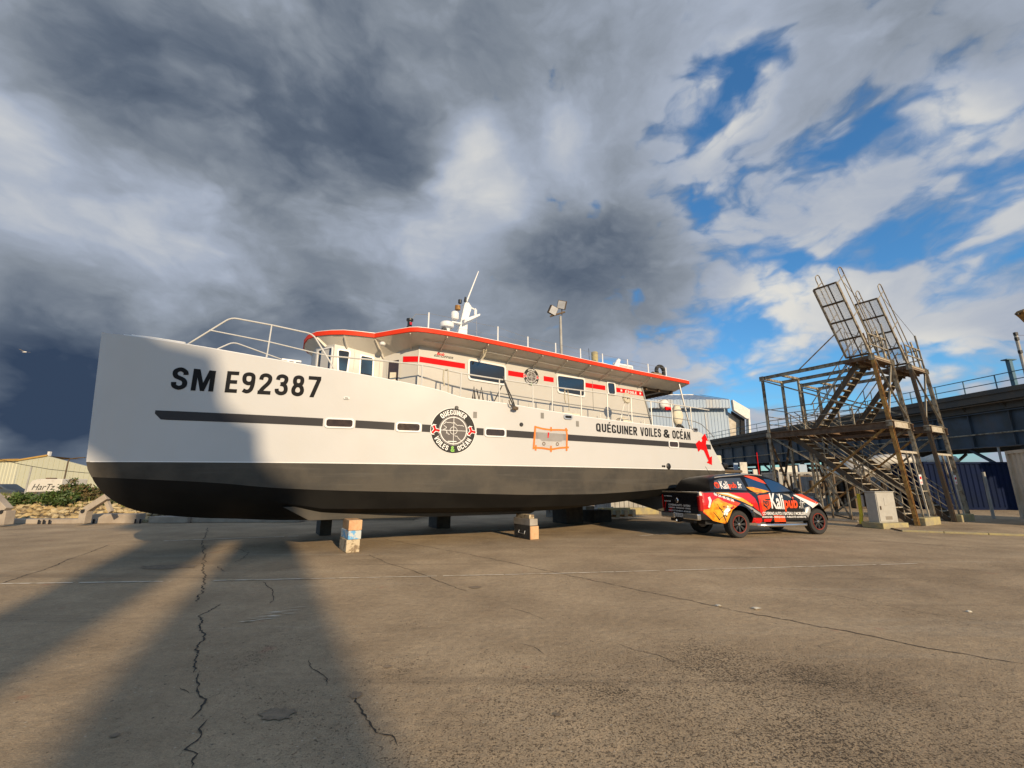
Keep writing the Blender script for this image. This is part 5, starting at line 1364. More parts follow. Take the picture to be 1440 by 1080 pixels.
# ------------------------------------------------------------------ boarding towers: two steel stairways with raised gangways
def tower():
    t = thing('boarding_tower', 'nearer steel boarding stair tower with an ochre rusted front leg', 'stair tower', (14.16, 16.09, 0), BROT, 'steel boarding towers')
    TWD = 1.66
    def part(name, mb, mat='steel', parent=None, **k): return mb.build(name, M[mat], parent or t, **k)
    Pz, Dz, LB = 6.30, 3.72, 4.72
    leg = lambda w, z: (w, .40 * z / Pz, z)
    # legs: H sections
    part('leg', MB().channel(leg(0, 0), leg(0, Pz + .1), .12, .13, .018, (1, 0, 0)), 'rust')
    part('leg', MB().channel(leg(TWD, 0), leg(TWD, Pz + .1), .12, .13, .018, (1, 0, 0)), 'steel'); part('mast', MB().beam(leg(TWD, Pz + .1), (TWD, .50, 7.95), .06), 'steel')
    for w in (0, TWD): part('rear_post', MB().channel((w, LB, 0), (w, LB, Pz), .10, .10, .014, (1, 0, 0)), 'steel')
    part('inner_post', MB().beam((TWD * .9, 3.9, Dz), (TWD * .9, 3.9, Pz), .08), 'steel')
    # top frame
    for w in (0, TWD): part('top_beam', MB().channel((w, .45, Pz - .02), (w, LB + .06, Pz - .02), .1, .14, .016))
    for l in (3.9, LB): part('cross_beam', MB().beam((0, l, Pz - .02), (TWD, l, Pz - .02), .08, .1))
    # middle deck
    for w in (-.02, TWD + .02): part('deck_beam', MB().channel((w, .1, Dz - .12), (w, LB + .1, Dz - .12), .14, .26, .02), 'rustbrown')
    part('front_beam', MB().channel((0.06, .24, Dz - .05), (TWD - .06, .24, Dz - .05), .1, .26, .018), 'tread')
    for l in (1.2, 2.4, 3.4, LB): part('cross_beam', MB().channel((.06, l, Dz - .14), (TWD - .06, l, Dz - .14), .1, .18, .016), 'rustbrown')
    for i in range(4): part('deck_plank', MB().box((TWD / 2, 4.02 + .2 * i, Dz + .03), (TWD - .1, .19, .04)), 'steeldark')
    for i in range(14): part('deck_plank', MB().box((TWD - .3, .55 + .25 * i, Dz + .03), (.5, .235, .04)), 'rustbrown')
    # braces
    br = lambda p, q, mat='steel', s=.07: part('brace', MB().angle(p, q, s, .012), mat)
    br((.0, .38, 6.15), (TWD, .24, 3.85), s=.06); br((TWD, .40, 6.15), (.05, .24, 3.78), 'tread', .06)
    br((0, .26, 3.6), (0, LB, .1), 'rust', .06); br((TWD, .26, 3.6), (TWD, LB, .1), s=.06)
    br((0, LB, 3.55), (0, 1.3, 1.1), 'steel', .06); br((TWD, LB, 3.55), (TWD, 1.3, 1.1), 'steel', .06)
    br((0, LB, 6.15), (0, 1.0, 4.3), s=.05)
    br((0, LB, .1), (TWD, LB, 3.5), 'steeldark', .06); br((TWD, LB, .1), (0, LB, 3.5), 'steeldark', .06)
    br((0, 3.1, 6.3), (-.62, 1.0, 7.5), 'steel', .05)
    # upper platform
    part('platform', MB().box((TWD / 2, .88, Pz - .06), (TWD + .16, .98, .10)), 'rustbrown')
    part('platform_edge', MB().channel((-.1, .40, Pz - .02), (TWD + .1, .40, Pz - .02), .06, .16, .012), 'tread')
    for l in (.65, .9, 1.15): part('platform_joist', MB().beam((-.05, l, Pz - .15), (TWD + .05, l, Pz - .15), .06, .09), 'rustbrown')
    # stairs
    def stair(name, w0, w1, l0, z0, l1, z1, n):
        for w in (w0, w1): part('stringer', MB().channel((w, l0, z0), (w, l1, z1), .06, .2, .014, (0, 0, 1)), 'steeldark')
        for i in range(n):
            f = (i + .5) / n; m = MB(); m.box(((w0 + w1) / 2, l0 + (l1 - l0) * f, z0 + (z1 - z0) * f + .03), (w1 - w0 - .04, .23, .03)); part('tread', m, 'tread' if n > 12 else 'steel')
        for w in (w0, w1):
            for h in (.55, 1.0):
                part('handrail', MB().tube([(w, l0, z0 + h), (w, l1, z1 + h)], .02, 6))
            for f in (.05, .35, .65, .95): part('baluster', MB().tube([(w, l0 + (l1 - l0) * f, z0 + (z1 - z0) * f), (w, l0 + (l1 - l0) * f, z0 + (z1 - z0) * f + 1.0)], .018, 6))
    stair('lower', .30, 1.08, .22, .05, 4.05, 3.66, 17)
    stair('upper', .35, 1.10, 2.98, 3.78, 1.02, 6.22, 11)
    for w in (.3, 1.08):
        for l, z in ((2.1, 1.8), (3.1, 2.7)): part('stair_post', MB().beam((w, l, 0), (w, l, z), .06))
    part('stair_post', MB().beam((.3, 2.1, .05), (.3, 3.1, 2.6), .05)); part('stair_foot', MB().beam((.3, 1.9, .05), (.3, 3.4, .05), .08), 'tread')
    # gate frame between the front legs
    lg = lambda w, z: (w, .40 * z / Pz - .02, z)
    part('gate_bar', MB().beam(lg(.08, 2.62), lg(TWD - .06, 2.62), .05, .08), 'tread')
    for w in (.62, 1.14): part('gate_post', MB().beam(lg(w, .25), lg(w, 2.6), .05), 'steel' if w < 1 else 'tread')
    part('gate_rail', MB().beam(lg(1.14, 1.2), lg(TWD - .06, 1.2), .04), 'steel')
    sg = MB().box((1.2, .05, 1.62), (.24, .015, .36)).build('notice_plate', M['white'], t)
    m = MB(); m.box((1.2, .040, 1.68), (.15, .004, .10)); m.box((1.2, .040, 1.53), (.17, .004, .02)); m.box((1.2, .040, 1.49), (.14, .004, .02)); m.build('notice_print', M['red'], sg)
    # plinth
    part('plinth', MB().box((TWD / 2, -.02, .15), (TWD - .28, .34, .30)), 'yellowc', bevel=.02)
    for w in (0, TWD): part('foot_plate', MB().box((w, .02, .02), (.24, .3, .04)), 'rustbrown')
    # mid-level rails
    for w in (0, TWD):
        for h in (.55, 1.05): part('deck_rail', MB().tube([(w, 2.0, Dz + h), (w, LB, Dz + h)], .018, 6))
    for h in (.4, .75, 1.1): part('deck_rail', MB().tube([(0, LB, Dz + h), (TWD, LB, Dz + h)], .018, 6))
    for l in (2.0, 3.0): part('rail_post', MB().tube([(TWD, l, Dz), (TWD, l, Dz + 1.05)], .02, 6))
    # platform rails on the open front edge
    for w in (.0, .62, 1.2): part('rail_post', MB().beam((w + .04, .42, Pz), (w + .04, .44, Pz + .95), .045))
    part('platform_rail', MB().beam((.0, .44, Pz + .95), (TWD, .44, Pz + .95), .045)); part('platform_rail', MB().beam((.0, .43, Pz + .5), (TWD, .43, Pz + .5), .04))
    for h in (.5, .95): part('platform_rail', MB().beam((TWD, .46, Pz + h), (TWD, 1.3, Pz + h), .04))
    part('rail_post', MB().beam((TWD, 1.3, Pz), (TWD, 1.3, Pz + .95), .045))
    # raised gangway
    e = Vector((-.585, 0, .811)); nn = Vector((.811, 0, .585)); o = Vector((-.02, 0, 6.42)); l0, l1, LN = .44, 1.24, 3.12
    gp = lambda s, l, h=0.0: tuple(o + e * s + nn * h + Vector((0, l, 0)))
    gw = bpy.data.objects.new('gangway', None); COL.objects.link(gw); gw.parent = t
    for l in (l0, l1): part('side_beam', MB().beam(gp(0, l), gp(LN, l), .05, .12, tuple(nn)), 'steel', gw)
    for k in range(5): part('cross_bar', MB().beam(gp(LN * k / 4, l0), gp(LN * k / 4, l1), .06, .06, tuple(nn)), 'steeldark', gw)
    part('centre_bar', MB().beam(gp(0, l0 + .30), gp(LN, l0 + .30), .03, .04, tuple(nn)), 'steeldark', gw)
    gr = MB()
    for i in range(112): s = .03 + (LN - .06) * i / 111; gr.beam(gp(s, l0, .03), gp(s, l1, .03), .0075, .004, tuple(nn))
    for i in range(22): l = l0 + .02 + (l1 - l0 - .04) * i / 21; gr.beam(gp(0, l, .03), gp(LN, l, .03), .006, .004, tuple(nn))
    stuff(part('grating', gr, 'grating', gw))
    for l in (l0, l1):
        top = [gp(.25, l, .02), gp(.25, l, .95), gp(LN + .25, l, .95), gp(LN + .33, l, .85), gp(LN + .33, l, .62), gp(LN + .2, l, .55), gp(.25, l, .52)]
        part('gangway_rail', MB().tube(top, .02, 6), 'steel', gw, smooth=50)
        for s in (1.6, LN - .05): part('gangway_post', MB().tube([gp(s, l, .0), gp(s, l, .95)], .018, 6), 'steel', gw)
    # counterweight struts round the hinge
    part('hinge_frame', MB().tube([gp(.1, l0 + .1, .1), gp(.9, l0 + .15, .5), gp(.2, l1 - .1, .9)], .02, 6), 'steeldark', gw); part('hinge_frame', MB().tube([gp(.1, l1 - .1, .1), gp(1.0, l1 - .2, .3), gp(.3, l0 + .1, .7)], .02, 6), 'steeldark', gw)
    part('hinge_link', MB().beam((.25, 1.2, Pz), gp(.55, 1.1, .2), .05), 'rustbrown', gw); part('hinge_link', MB().beam((.35, .5, Pz), gp(.75, .5, .35), .05), 'rustbrown', gw)
    # mast stay and cable
    part('stay_rod', MB().beam((TWD, .5, Pz + .1), (TWD - .25, .62, 7.65), .05), 'steel')
    part('cable', MB().tube([(TWD, .5, 7.9), gp(LN - .1, l0, .5)], .008, 5), 'steeldark')
    for w, l, z in ((0, .24, Dz - .05), (TWD, .24, Dz - .05), (0, LB, Dz - .1), (TWD, LB, Dz - .1), (0, LB, Pz - .05), (0, .40, Pz - .05), (TWD, .40, Pz - .05)):
        part('gusset', MB().box((w - .075 if w == 0 else w + .075, l, z), (.012, .20, .22)), 'steel')
    return t
tw1 = tower()
tw2 = copy_tree(tw1)
tw2['label'] = 'farther steel boarding stair tower with dark grey front legs beside the navy container'
x, y = 14.16 + 3.15 * BD.x + .12 * BN.x, 16.09 + 3.15 * BD.y + .12 * BN.y
tw2.location = (x, y, 0)
for c in tw2.children:
    if c.name.startswith('leg') and c.data.materials[0] == M['rust']:
        c.data = c.data.copy(); c.data.materials[0] = M['steeldark']

# kerb and raised pavement in front of the towers
k0, k1 = G(1268, 747.5), G(1520, 757)
m = MB(); d = Vector((k1[0] - k0[0], k1[1] - k0[1], 0)).normalized(); n_ = Vector((-d.y, d.x, 0)); L_ = 40; N_ = 40
for i in range(26):
    p = Vector((*k0, 0)) + d * (i * 1.0)
    m = MB(); m.beam(p + Vector((0, 0, .025)), p + d * .985 + Vector((0, 0, .025)), .12, .06); o = m.build('kerb_stone', M['yellowc'], bevel=.012)
    if i == 0: kerb = bpy.data.objects.new('kerb', None); COL.objects.link(kerb); kerb['kind'] = 'structure'
    o.parent = kerb
q = [Vector((*k0, .04)) + n_ * .07, Vector((*k0, .04)) + d * 60 + n_ * .07, Vector((*k0, .04)) + d * 60 + n_ * 45, Vector((*k0, .04)) + n_ * 45 - d * 3]
structure(MB().add([tuple(v) for v in q], [(0, 1, 2, 3)]).build('pavement', M['ground']))

# electric cabinet and bollard
x, y = G(1243, 744)
cb_ = thing('electric_cabinet', 'pale grey electric cabinet on a mossy concrete plinth in front of the nearer tower', 'cabinet', (x, y, 0), R(14))
cb_.scale = (.86, .86, .86)
m = MB(); m.box((.55, .35, .11), (1.30, .85, .22)); m.build('plinth', M['yellowc'], cb_, bevel=.02)
m = MB(); m.box((.52, .35, .80), (.96, .42, 1.16)); m.build('housing', M['cabinet'], cb_, bevel=.012)
m = MB(); m.box((.52, .35, 1.395), (1.02, .48, .03)); m.build('lid', M['cabinet'], cb_, bevel=.006)
dr = MB().box((.50, .128, .80), (.86, .02, 1.06)).build('door', M['cabinet'], cb_, bevel=.006)
m = MB(); m.box((.50, .114, 1.02), (.20, .012, .30)); m.build('label_frame', M['cabinet'], dr, bevel=.004)
m = MB(); m.box((.17, .105, .78), (.05, .03, .14)); m.build('handle', M['steeldark'], dr, bevel=.006)
m = MB()
for i in range(6): m.box((.52, .115, .34 + .022 * i), (.34, .006, .01))
m.build('vent', M['steeldark'], dr)
m = MB(); m.box((1.004, .3, 1.0), (.006, .24, .3)); m.build('warning_label', M['white'], cb_)
x, y = G(1211, 741)
bo = thing('bollard', 'leaning yellow steel bollard beside the electric cabinet', 'bollard', (x, y, 0))
m = MB(); m.tube([(0, 0, .02), (.09, .02, .42), (.11, .03, 1.12)], .055, 12); m.build('post', M['yellow'], bo, smooth=50)
m = MB(); m.lathe([(0, .1), (.08, .1), (.17, .0)], (0, 0, 0), 12); m.build('base', M['rustbrown'], bo)

# ------------------------------------------------------------------ dark blue steel viaduct
VX, VY = 32.4, 27.0; VD = Vector((-.094, 1)).normalized(); VN = Vector((VD.y, -VD.x))
via = thing('viaduct', 'long dark blue steel viaduct with a railed walkway running behind the towers', 'viaduct', (VX, VY, 0), math.atan2(VD.y, VD.x) - math.pi / 2)
# local: y along the viaduct (away), x to the right (its depth)
def vpart(n, m, mat='viaduct', **k): return m.build(n, M[mat], via, **k)
Y0, Y1 = -14, 62
vpart('main_girder', MB().box((.25, (Y0 + Y1) / 2, 5.0), (.10, Y1 - Y0, 2.3)))
vpart('main_girder', MB().box((6.25, (Y0 + Y1) / 2, 5.0), (.10, Y1 - Y0, 2.3)))
vpart('top_flange', MB().box((.15, (Y0 + Y1) / 2, 6.14), (.5, Y1 - Y0, .07))); vpart('bottom_flange', MB().box((.15, (Y0 + Y1) / 2, 3.86), (.5, Y1 - Y0, .07)))
vpart('deck', MB().box((3.2, (Y0 + Y1) / 2, 7.0), (7.6, Y1 - Y0, .5)), 'viaductdeck')
vpart('deck_edge', MB().box((-.65, (Y0 + Y1) / 2, 7.35), (.12, Y1 - Y0, .30)), 'viaductdeck')
vpart('deck_slab', MB().box((3.2, (Y0 + Y1) / 2, 6.45), (6.6, Y1 - Y0, .45)), 'viaductdeck')
vpart('pipe', MB().tube([(-.12, Y0, 4.72), (-.12, Y1, 4.72)], .05, 8), 'steel')
vpart('pipe', MB().tube([(-.5, Y0, 6.65), (-.5, Y1, 6.65)], .05, 8), 'steeldark')
y = Y0 + 1
while y < Y1:
    vpart('stiffener', MB().box((.10, y, 5.0), (.2, .05, 2.2)))
    vpart('deck_bracket', MB().prism([(-.6, 6.75), (.2, 6.75), (.2, 6.2), (.05, 6.2)], lambda x, z: (x, y - .04, z), lambda x, z: (x, y + .04, z)), 'viaductdeck')
    y += 2.4
y = Y0
while y < Y1:
    vpart('rail_post', MB().beam((-.62, y, 7.3), (-.62, y, 8.42), .05), 'bluepipe'); y += 1.9
for z in (7.9, 8.4): vpart('handrail', MB().tube([(-.62, Y0, z), (-.62, Y1, z)], .03, 6), 'bluepipe')
vpart('lamp_standard', MB().beam((-.4, .4, 7.2), (-.4, .4, 9.2), .22, .22), 'bluepipe'); vpart('lamp_standard_cap', MB().box((-.4, .4, 9.22), (.7, .35, .06)), 'bluepipe')
for y in (-9.5, 1.2, 12.5, 24, 36, 48, 58):
    for x in (.6, 5.8):
        vpart('column', MB().channel((x, y, 0), (x, y, 3.84), .45, .45, .05, (1, 0, 0)), 'viaduct')
        vpart('brace', MB().beam((x, y - 3.4, 3.8), (x, y, 1.3), .16), 'viaduct'); vpart('brace', MB().beam((x, y + 3.4, 3.8), (x, y, 1.3), .16), 'viaduct')
    vpart('column_tie', MB().beam((.6, y, 3.4), (5.8, y, 3.4), .2, .3), 'viaduct'); vpart('downpipe', MB().tube([(.0, y + 1.2, 0.2), (.0, y + 1.2, 3.9)], .07, 8), 'contgrey')
    m = MB(); m.box((3.2, y, .35), (6.4, 1.2, .7)); vpart('footing', m, 'concrete')
# plain low wall along the far side under the viaduct
m = MB(); m.box((7.6, 40, 1.6), (.2, 34, 3.2)); vpart('back_panel', m, 'navy')

# ------------------------------------------------------------------ containers, stores and vehicles beyond the towers
def corrugated(name, label, cat, loc, rz, dims, mat, group=None, lid=None, pitch=.28):
    """shipping container: ribbed walls between corner posts and rails; x along, y deep"""
    L, Wd, H = dims; t = thing(name, label, cat, (*loc, 0), rz, group)
    def ribbed(P, n):
        prof = []
        for i in range(n):
            s = i * pitch
            prof += [(s, 0), (s + pitch * .35, 0), (s + pitch * .5, .04), (s + pitch * .85, .04)]
        return prof
    for (nm, ln, f) in (('side_panel', L, lambda s, d, z: (s, d + .03, z)), ('end_panel', Wd, lambda s, d, z: (d + .03, s, z)), ('end_panel', Wd, lambda s, d, z: (L - d - .03, s, z)), ('side_panel', L, lambda s, d, z: (s, Wd - d - .03, z))):
        pr = [p for p in ribbed(None, int(ln / pitch)) if p[0] < ln - .05] + [(ln - .03, 0)]
        MB().grid([[f(s, d, .16) for s, d in pr], [f(s, d, H - .12) for s, d in pr]]).build(nm, M[mat], t)
    fr = MB()
    for x in (.06, L - .06):
        for y in (.06, Wd - .06): fr.box((x, y, H / 2), (.12, .12, H))
    for y in (.05, Wd - .05): fr.box((L / 2, y, .09), (L - .24, .10, .16)); fr.box((L / 2, y, H - .06), (L - .24, .10, .12))
    for x in (.05, L - .05): fr.box((x, Wd / 2, .09), (.10, Wd - .24, .16)); fr.box((x, Wd / 2, H - .06), (.10, Wd - .24, .12))
    fr.build('corner_frame', M[mat], t)
    MB().box((L / 2, Wd / 2, H - .02), (L - .06, Wd - .06, .03)).build('roof_sheet', M[lid or mat], t)
    return t
x, y = G(1312, 718)
corrugated('container', 'navy blue shipping container behind the farther boarding tower', 'container', (x, y), R(-3), (6.0, 2.4, 2.65), 'navy')
corrugated('container', 'weathered off white container at the right edge of the yard', 'container', G(1500, 744), R(-24), (6.0, 2.4, 2.72), 'contwhite', lid='yellowc')
x, y = G(1180, 716)
corrugated('container', 'long low grey container under the viaduct behind the nearer tower', 'container', (x - 1.5, y + 3), R(-4), (8.0, 2.4, 2.2), 'contgrey', lid='contwhite')
x, y = G(1398, 731)
sp = thing('yard_post', 'plain pale steel post standing in front of the navy container', 'post', (x, y, 0)); m = MB(); m.tube([(0, 0, 0), (0, 0, 1.95)], .055, 10); m.build('post', M['contgrey'], sp); MB().lathe([(0, .03), (.12, .03), (.12, 0)], (0, 0, 0), 10).build('base_plate', M['steeldark'], sp)
# pale parapet roof behind the navy container
a = atY(1380, 655, 33)
m = MB(); m.box((0, 0, 1.2), (7.0, 3.0, 2.4)); m.cur = 1; m.box((0, 0, 2.62), (7.6, 3.4, .30))
sh = thing('site_hut', 'low site hut with a pale flat roof behind the navy container', 'hut', (28.3, 31.5, 0), R(-5))
MB().box((0, 0, 1.25), (7.0, 3.0, 2.5)).build('wall', M['contgrey'], sh); MB().box((0, 0, 2.66), (7.7, 3.6, .3)).build('roof', M['contwhite'], sh, bevel=.02)
# white bored panels, cream hulls and sacks standing under the viaduct
def board(name, label, cat, u0, u1, vt, vb, Y, mat, holes=(), thick=.12):
    p, q = atY(u0, vb, Y), atY(u1, vb, Y); top = atY((u0 + u1) / 2, vt, Y)[2]; z0 = max(0, p[2])
    t = thing(name, label, cat, (p[0], Y, 0)); w = q[0] - p[0]
    MB().box((w / 2, thick / 2, (top + z0) / 2), (w, thick, top - z0)).build('panel', M[mat], t, bevel=.01)
    if z0 > .1:
        for x in (.1, w - .1): MB().box((x, thick / 2 + .1, z0 / 2), (.1, .1, z0)).build('leg', M['steeldark'], t)
    for fx, fz in holes: MB().lathe([(0, -.01), (.16, -.01), (.16, .0)], (w * fx, -.005, z0 + (top - z0) * fz), 12, 'y').build('hole', M['dark'], t)
    return t
board('bored_panel', 'cream panel with dark holes standing behind the pickup bonnet', 'panel', 1090, 1109, 657, 683, 30, 'vanwhite', ((.2, .75), (.6, .8), (.25, .3), (.65, .35)))
board('plain_panel', 'plain cream panel beside the holed panel behind the pickup', 'panel', 1110, 1125, 655, 684, 30.5, 'vanwhite')
board('pale_blue_panel', 'pale blue board between the tower posts beyond the pickup', 'panel', 1125, 1136, 653, 666, 31, 'hallblue')
board('white_board', 'upright white board beyond the boat stern', 'board', 1043, 1053, 650, 675, 34, 'vanwhite')
board('white_board', 'narrow pale blue board beside the white one beyond the boat stern', 'board', 1034, 1040, 651, 672, 34.5, 'hallblue')
board('small_sign_board', 'small pale board at the foot of the red and white pole', 'board', 1061, 1067, 660, 678, 32, 'vanwhite')
def hull_cover(label, u, v, Y, rx, rz, mat='vanwhite'):
    p = atY(u, v, Y); t = thing('covered_boat', label, 'boat', (p[0], Y, 0))
    rz0 = max(.4, p[2])
    m = MB(); m.blob((0, 0, rz0), (rx, 1.0, rz), int(u), .25, 2); m.build('cover', M[mat], t, smooth=50)
    for x in (-rx * .5, rx * .5): MB().box((x, 0, (rz0 - rz * .5) / 2), (.15, .8, max(.1, rz0 - rz * .5))).build('trestle', M['steeldark'], t)
hull_cover('cream covered boat behind the stairs of the nearer tower', 1200, 660, 27, .8, .62)
hull_cover('small cream covered boat beside the pickup bonnet under the stairs', 1172, 668, 28, .5, .6)
hull_cover('long cream covered boat behind the nearer tower legs', 1262, 650, 30, 2.4, .55)
hull_cover('cream covered boat with patches left of the farther tower leg', 1322, 648, 29, .9, .5)
rp_ = atY(1068, 670, 30)
pl_ = thing('marker_pole', 'thin red and white pole standing beyond the pickup', 'pole', (rp_[0], 30, 0)); MB().tube([(0, 0, 0), (0, 0, 3.5)], .03, 8).build('pole', M['red'], pl_); MB().tube([(0, 0, 1.2), (0, 0, 1.9)], .033, 8).build('band', M['white'], pl_)
# racks of dark gear behind the stairs
rnd = random.Random(5)
rk = thing('gear_rack', 'dark steel rack filled with drums and pale cans behind the stairs', 'rack', (17.2, 27.0, 0), R(-3))
m = MB()
for x in (0, 2, 4, 6, 8): m.box((x, 0, 1.0), (.08, .08, 2.0)); m.box((x, .9, 1.0), (.08, .08, 2.0))
for z in (.1, .95, 1.9): m.box((4, .45, z), (8.1, .95, .06))
m.build('frame', M['steeldark'], rk)
for i in range(26):
    x = .2 + 7.6 * i / 25; z = .13 if i % 2 else .98; r_ = rnd.uniform(.12, .17); h_ = rnd.uniform(.4, .65)
    MB().lathe([(0, 0), (r_, 0), (r_, h_), (r_ * .7, h_ + .04), (0, h_ + .04)], (x, rnd.uniform(.15, .6), z), 10).build('drum', M[rnd.choice(['black', 'contgrey', 'vanwhite', 'steeldark', 'bluepipe', 'black'])], rk, smooth=40)
# container and frame seen under the hull
x, y = G(855, 723)
corrugated('container', 'grey ribbed container on a pale sill seen beneath the boat hull', 'container', (x + .3, y + .6), R(10), (2.2, 2.4, 1.55), 'contgrey', pitch=.25)
x, y = G(846, 724)
kb_ = thing('concrete_sill', 'pale concrete sill in front of the ribbed container beneath the hull', 'sill', (x, y, 0), R(8)); MB().box((1.4, .1, .16), (3.0, .3, .32)).build('sill', M['yellowc'], kb_, bevel=.02)
x, y = G(768, 727)
corrugated('container', 'small ribbed crate seen between the hull and the black cube', 'container', (x, y), R(-8), (1.5, 1.6, 1.1), 'contgrey', pitch=.2)
x, y = G(885, 716)
fr_ = thing('steel_trestle', 'small pale steel trestle standing beyond the stern skeg', 'trestle', (x, y, 0)); MB().tube([(0, 0, 0), (0, 0, 1.0), (-1.4, 0, 1.0), (-1.4, 0, 0)], .05, 8).build('frame', M['contgrey'], fr_); MB().box((-.7, .3, .5), (1.0, .5, .7)).build('box', M['steeldark'], fr_)

# ------------------------------------------------------------------ pale blue hall behind the stern
HY = 78.0
hp = lambda u, v, Y=HY: atY(u, v, Y)
hall = thing('boat_hall', 'tall pale blue clad hall with a white gable frame beyond the boat stern', 'hall', (0, 0, 0))
xr = hp(1029, 600)[0]; xl = xr - 34; zt = hp(1029, 562)[2]; zo = hp(1010, 577)[2]; xg = hp(1054, 580, HY + 4)[0]; zg = hp(1053, 578, HY + 8)[2]
sh_ = MB(); prof = []
s = xl; i = 0
while s < xr: prof += [(s, 0), (s + .25, 0), (s + .30, .06), (s + .52, .06)]; s += .58
sh_.grid([[(x, HY - d, zo + .4) for x, d in prof], [(x, HY - d, zt) for x, d in prof]]); sh_.build('upper_cladding', M['hallblue'], hall)
sh_ = MB(); sh_.grid([[(x, HY + 1.2 - d, 0) for x, d in prof], [(x, HY + 1.2 - d, zo + .5) for x, d in prof]]); sh_.build('lower_cladding', M['hallblue'], hall)
MB().box(((xl + xr) / 2, HY + .1, zo + .42), (xr - xl, .3, .12)).build('eave_beam', M['steeldark'], hall)
MB().add([(xl, HY, zt), (xr, HY, zt), (xr - 2.5, HY + 9, zt + 2.6), (xl, HY + 9, zt + 2.6)], [(0, 1, 2, 3)]).build('roof_slope', M['hallblue'], hall)
for k in range(26): xx = xl + (xr - xl) * k / 25; MB().beam((xx, HY, zt + .05), (xx - 1.2, HY + 9, zt + 2.65), .1).build('roof_rib', M['hallblue'], hall)
MB().beam((xl, HY + 9, zt + 2.7), (xr - 2.5, HY + 9, zt + 2.7), .16).build('ridge_cap', M['hallwhite'], hall)
def flat(pix, y0, y1, name, mat):
    """outline measured in the photograph, standing upright at its true distance with real depth"""
    P = [(hp(u, v)[0], hp(u, v)[2]) for u, v in pix]
    MB().prism(P, lambda x, z: (x, y0, z), lambda x, z: (x, y1, z)).build(name, M[mat], hall)
flat([(1029, 562.5), (1053, 576.5), (1053.5, 589), (1049, 589), (1031, 577)], HY - .35, HY + .4, 'gable_band', 'hallwhite')
flat([(1051.5, 589), (1053.6, 589), (1057, 640), (1053, 640)], HY - .35, HY + .6, 'gable_post', 'hallwhite')
flat([(1031, 577.5), (1049, 589), (1051, 640), (1044, 640), (1043.5, 590), (1031, 581)], HY + .42, HY + .8, 'gable_opening', 'dark')
flat([(1029, 578), (1049, 589), (1053, 640), (1029, 640)], HY + 1.3, HY + 1.5, 'gable_cladding', 'contwhite')

# floodlight mast beyond the boat
FY = 30.0
p = atY(788, 445, FY); fl_ = thing('floodlight_mast', 'tall grey mast with two square floodlights rising behind the boat roof', 'floodlight', (p[0], FY, 0))
MB().tube([(0, 0, 0), (0, 0, p[2])], .16, 12, r2=.09).build('mast', M['contgrey'], fl_, smooth=50)
MB().beam((-.75, 0, p[2]), (.35, 0, p[2] + .35), .1).build('crossarm', M['steeldark'], fl_)
for dx, dz, rz_, mat in ((-.55, .42, .5, 'black'), (.12, .85, -.25, 'lampclear')):
    lp = MB().box((0, 0, 0), (.62, .28, .62)).build('lamp_housing', M['steeldark'], fl_, bevel=.03, loc=(dx, -.1, p[2] + dz), rz=rz_); lp.rotation_euler = (.35, .3, rz_)
    MB().box((0, -.15, 0), (.54, .02, .54)).build('lens', M['lampclear'], lp)
    MB().tube([(dx, 0, p[2] + dz - .3), (dx, 0, p[2] + .1)], .04, 6).build('yoke', M['steeldark'], fl_)

# crane head and pole at the right edge
p = atY(1436, 441, 40); ck = thing('crane_head', 'ochre crane head standing high at the right edge of the sky', 'crane', (p[0], 40, 0))
MB().tube([(1.4, 0, 0), (1.4, 0, p[2] - .8)], .3, 10).build('column', M['steel'], ck); MB().prism([(-.25, .1), (.1, .4), (2.4, .6), (2.4, -.8), (.5, -.8), (.1, -.25)], lambda x, z: (x, -.4, p[2] + z), lambda x, z: (x, .4, p[2] + z)).build('head', M['rust'], ck, bevel=.05); MB().box((-.3, 0, p[2] - .05), (.3, .2, .12)).build('sheave', M['black'], ck)
p = atY(1428, 470, 36); lp = thing('yard_lamp_pole', 'slim grey pole with small black lamps beside the crane head', 'lamp pole', (p[0], 36, 0))
MB().tube([(0, 0, 7.2), (0, 0, p[2])], .12, 10).build('pole', M['contgrey'], lp); MB().box((0, 0, 3.6), (.3, .3, 7.2)).build('pedestal', M['viaduct'], lp)
for dz in (0, -.45, -1.6): MB().box((-.1, -.1, p[2] + dz), (.22, .2, .26)).build('lamp', M['black'], lp)
MB().tube([(0, 0, p[2] - .1), (9, 0, p[2] - .05)], .015, 5).build('wire', M['steeldark'], lp)

# ------------------------------------------------------------------ left side: quay wall, stone bank, bushes, warehouse
WY = 17.3
def barrier(name, label, u0, u1, Y, h, d, mat):
    x0, x1 = atY(u0, 736, Y)[0], atY(u1, 736, Y)[0]
    o = MB().box(((x1 - x0) / 2, d / 2, h / 2), (x1 - x0, d, h)).build(name, M[mat], bevel=.02, loc=(x0, Y, 0), rz=.02)
    return tag(o, label, 'kerb block', 'concrete kerb blocks along the yard edge')
barrier('kerb_block', 'low concrete kerb block at the left edge of the yard', -160, 109, WY - .2, .17, .5, 'concrete_pale')
barrier('kerb_block', 'taller concrete kerb block behind the steel boat arm', 123, 188, WY + .1, .34, .5, 'concrete_pale')
barrier('kerb_block', 'pale concrete kerb block under the curve of the bow', 191, 206, WY + .5, .12, .4, 'yellowc')
barrier('kerb_block', 'low concrete kerb block right of the bow curve', 208, 262, WY + .25, .24, .5, 'concrete_pale')
barrier('kerb_block', 'farthest low concrete kerb block behind the hull', 264, 420, WY + .5, .2, .5, 'concrete_pale')
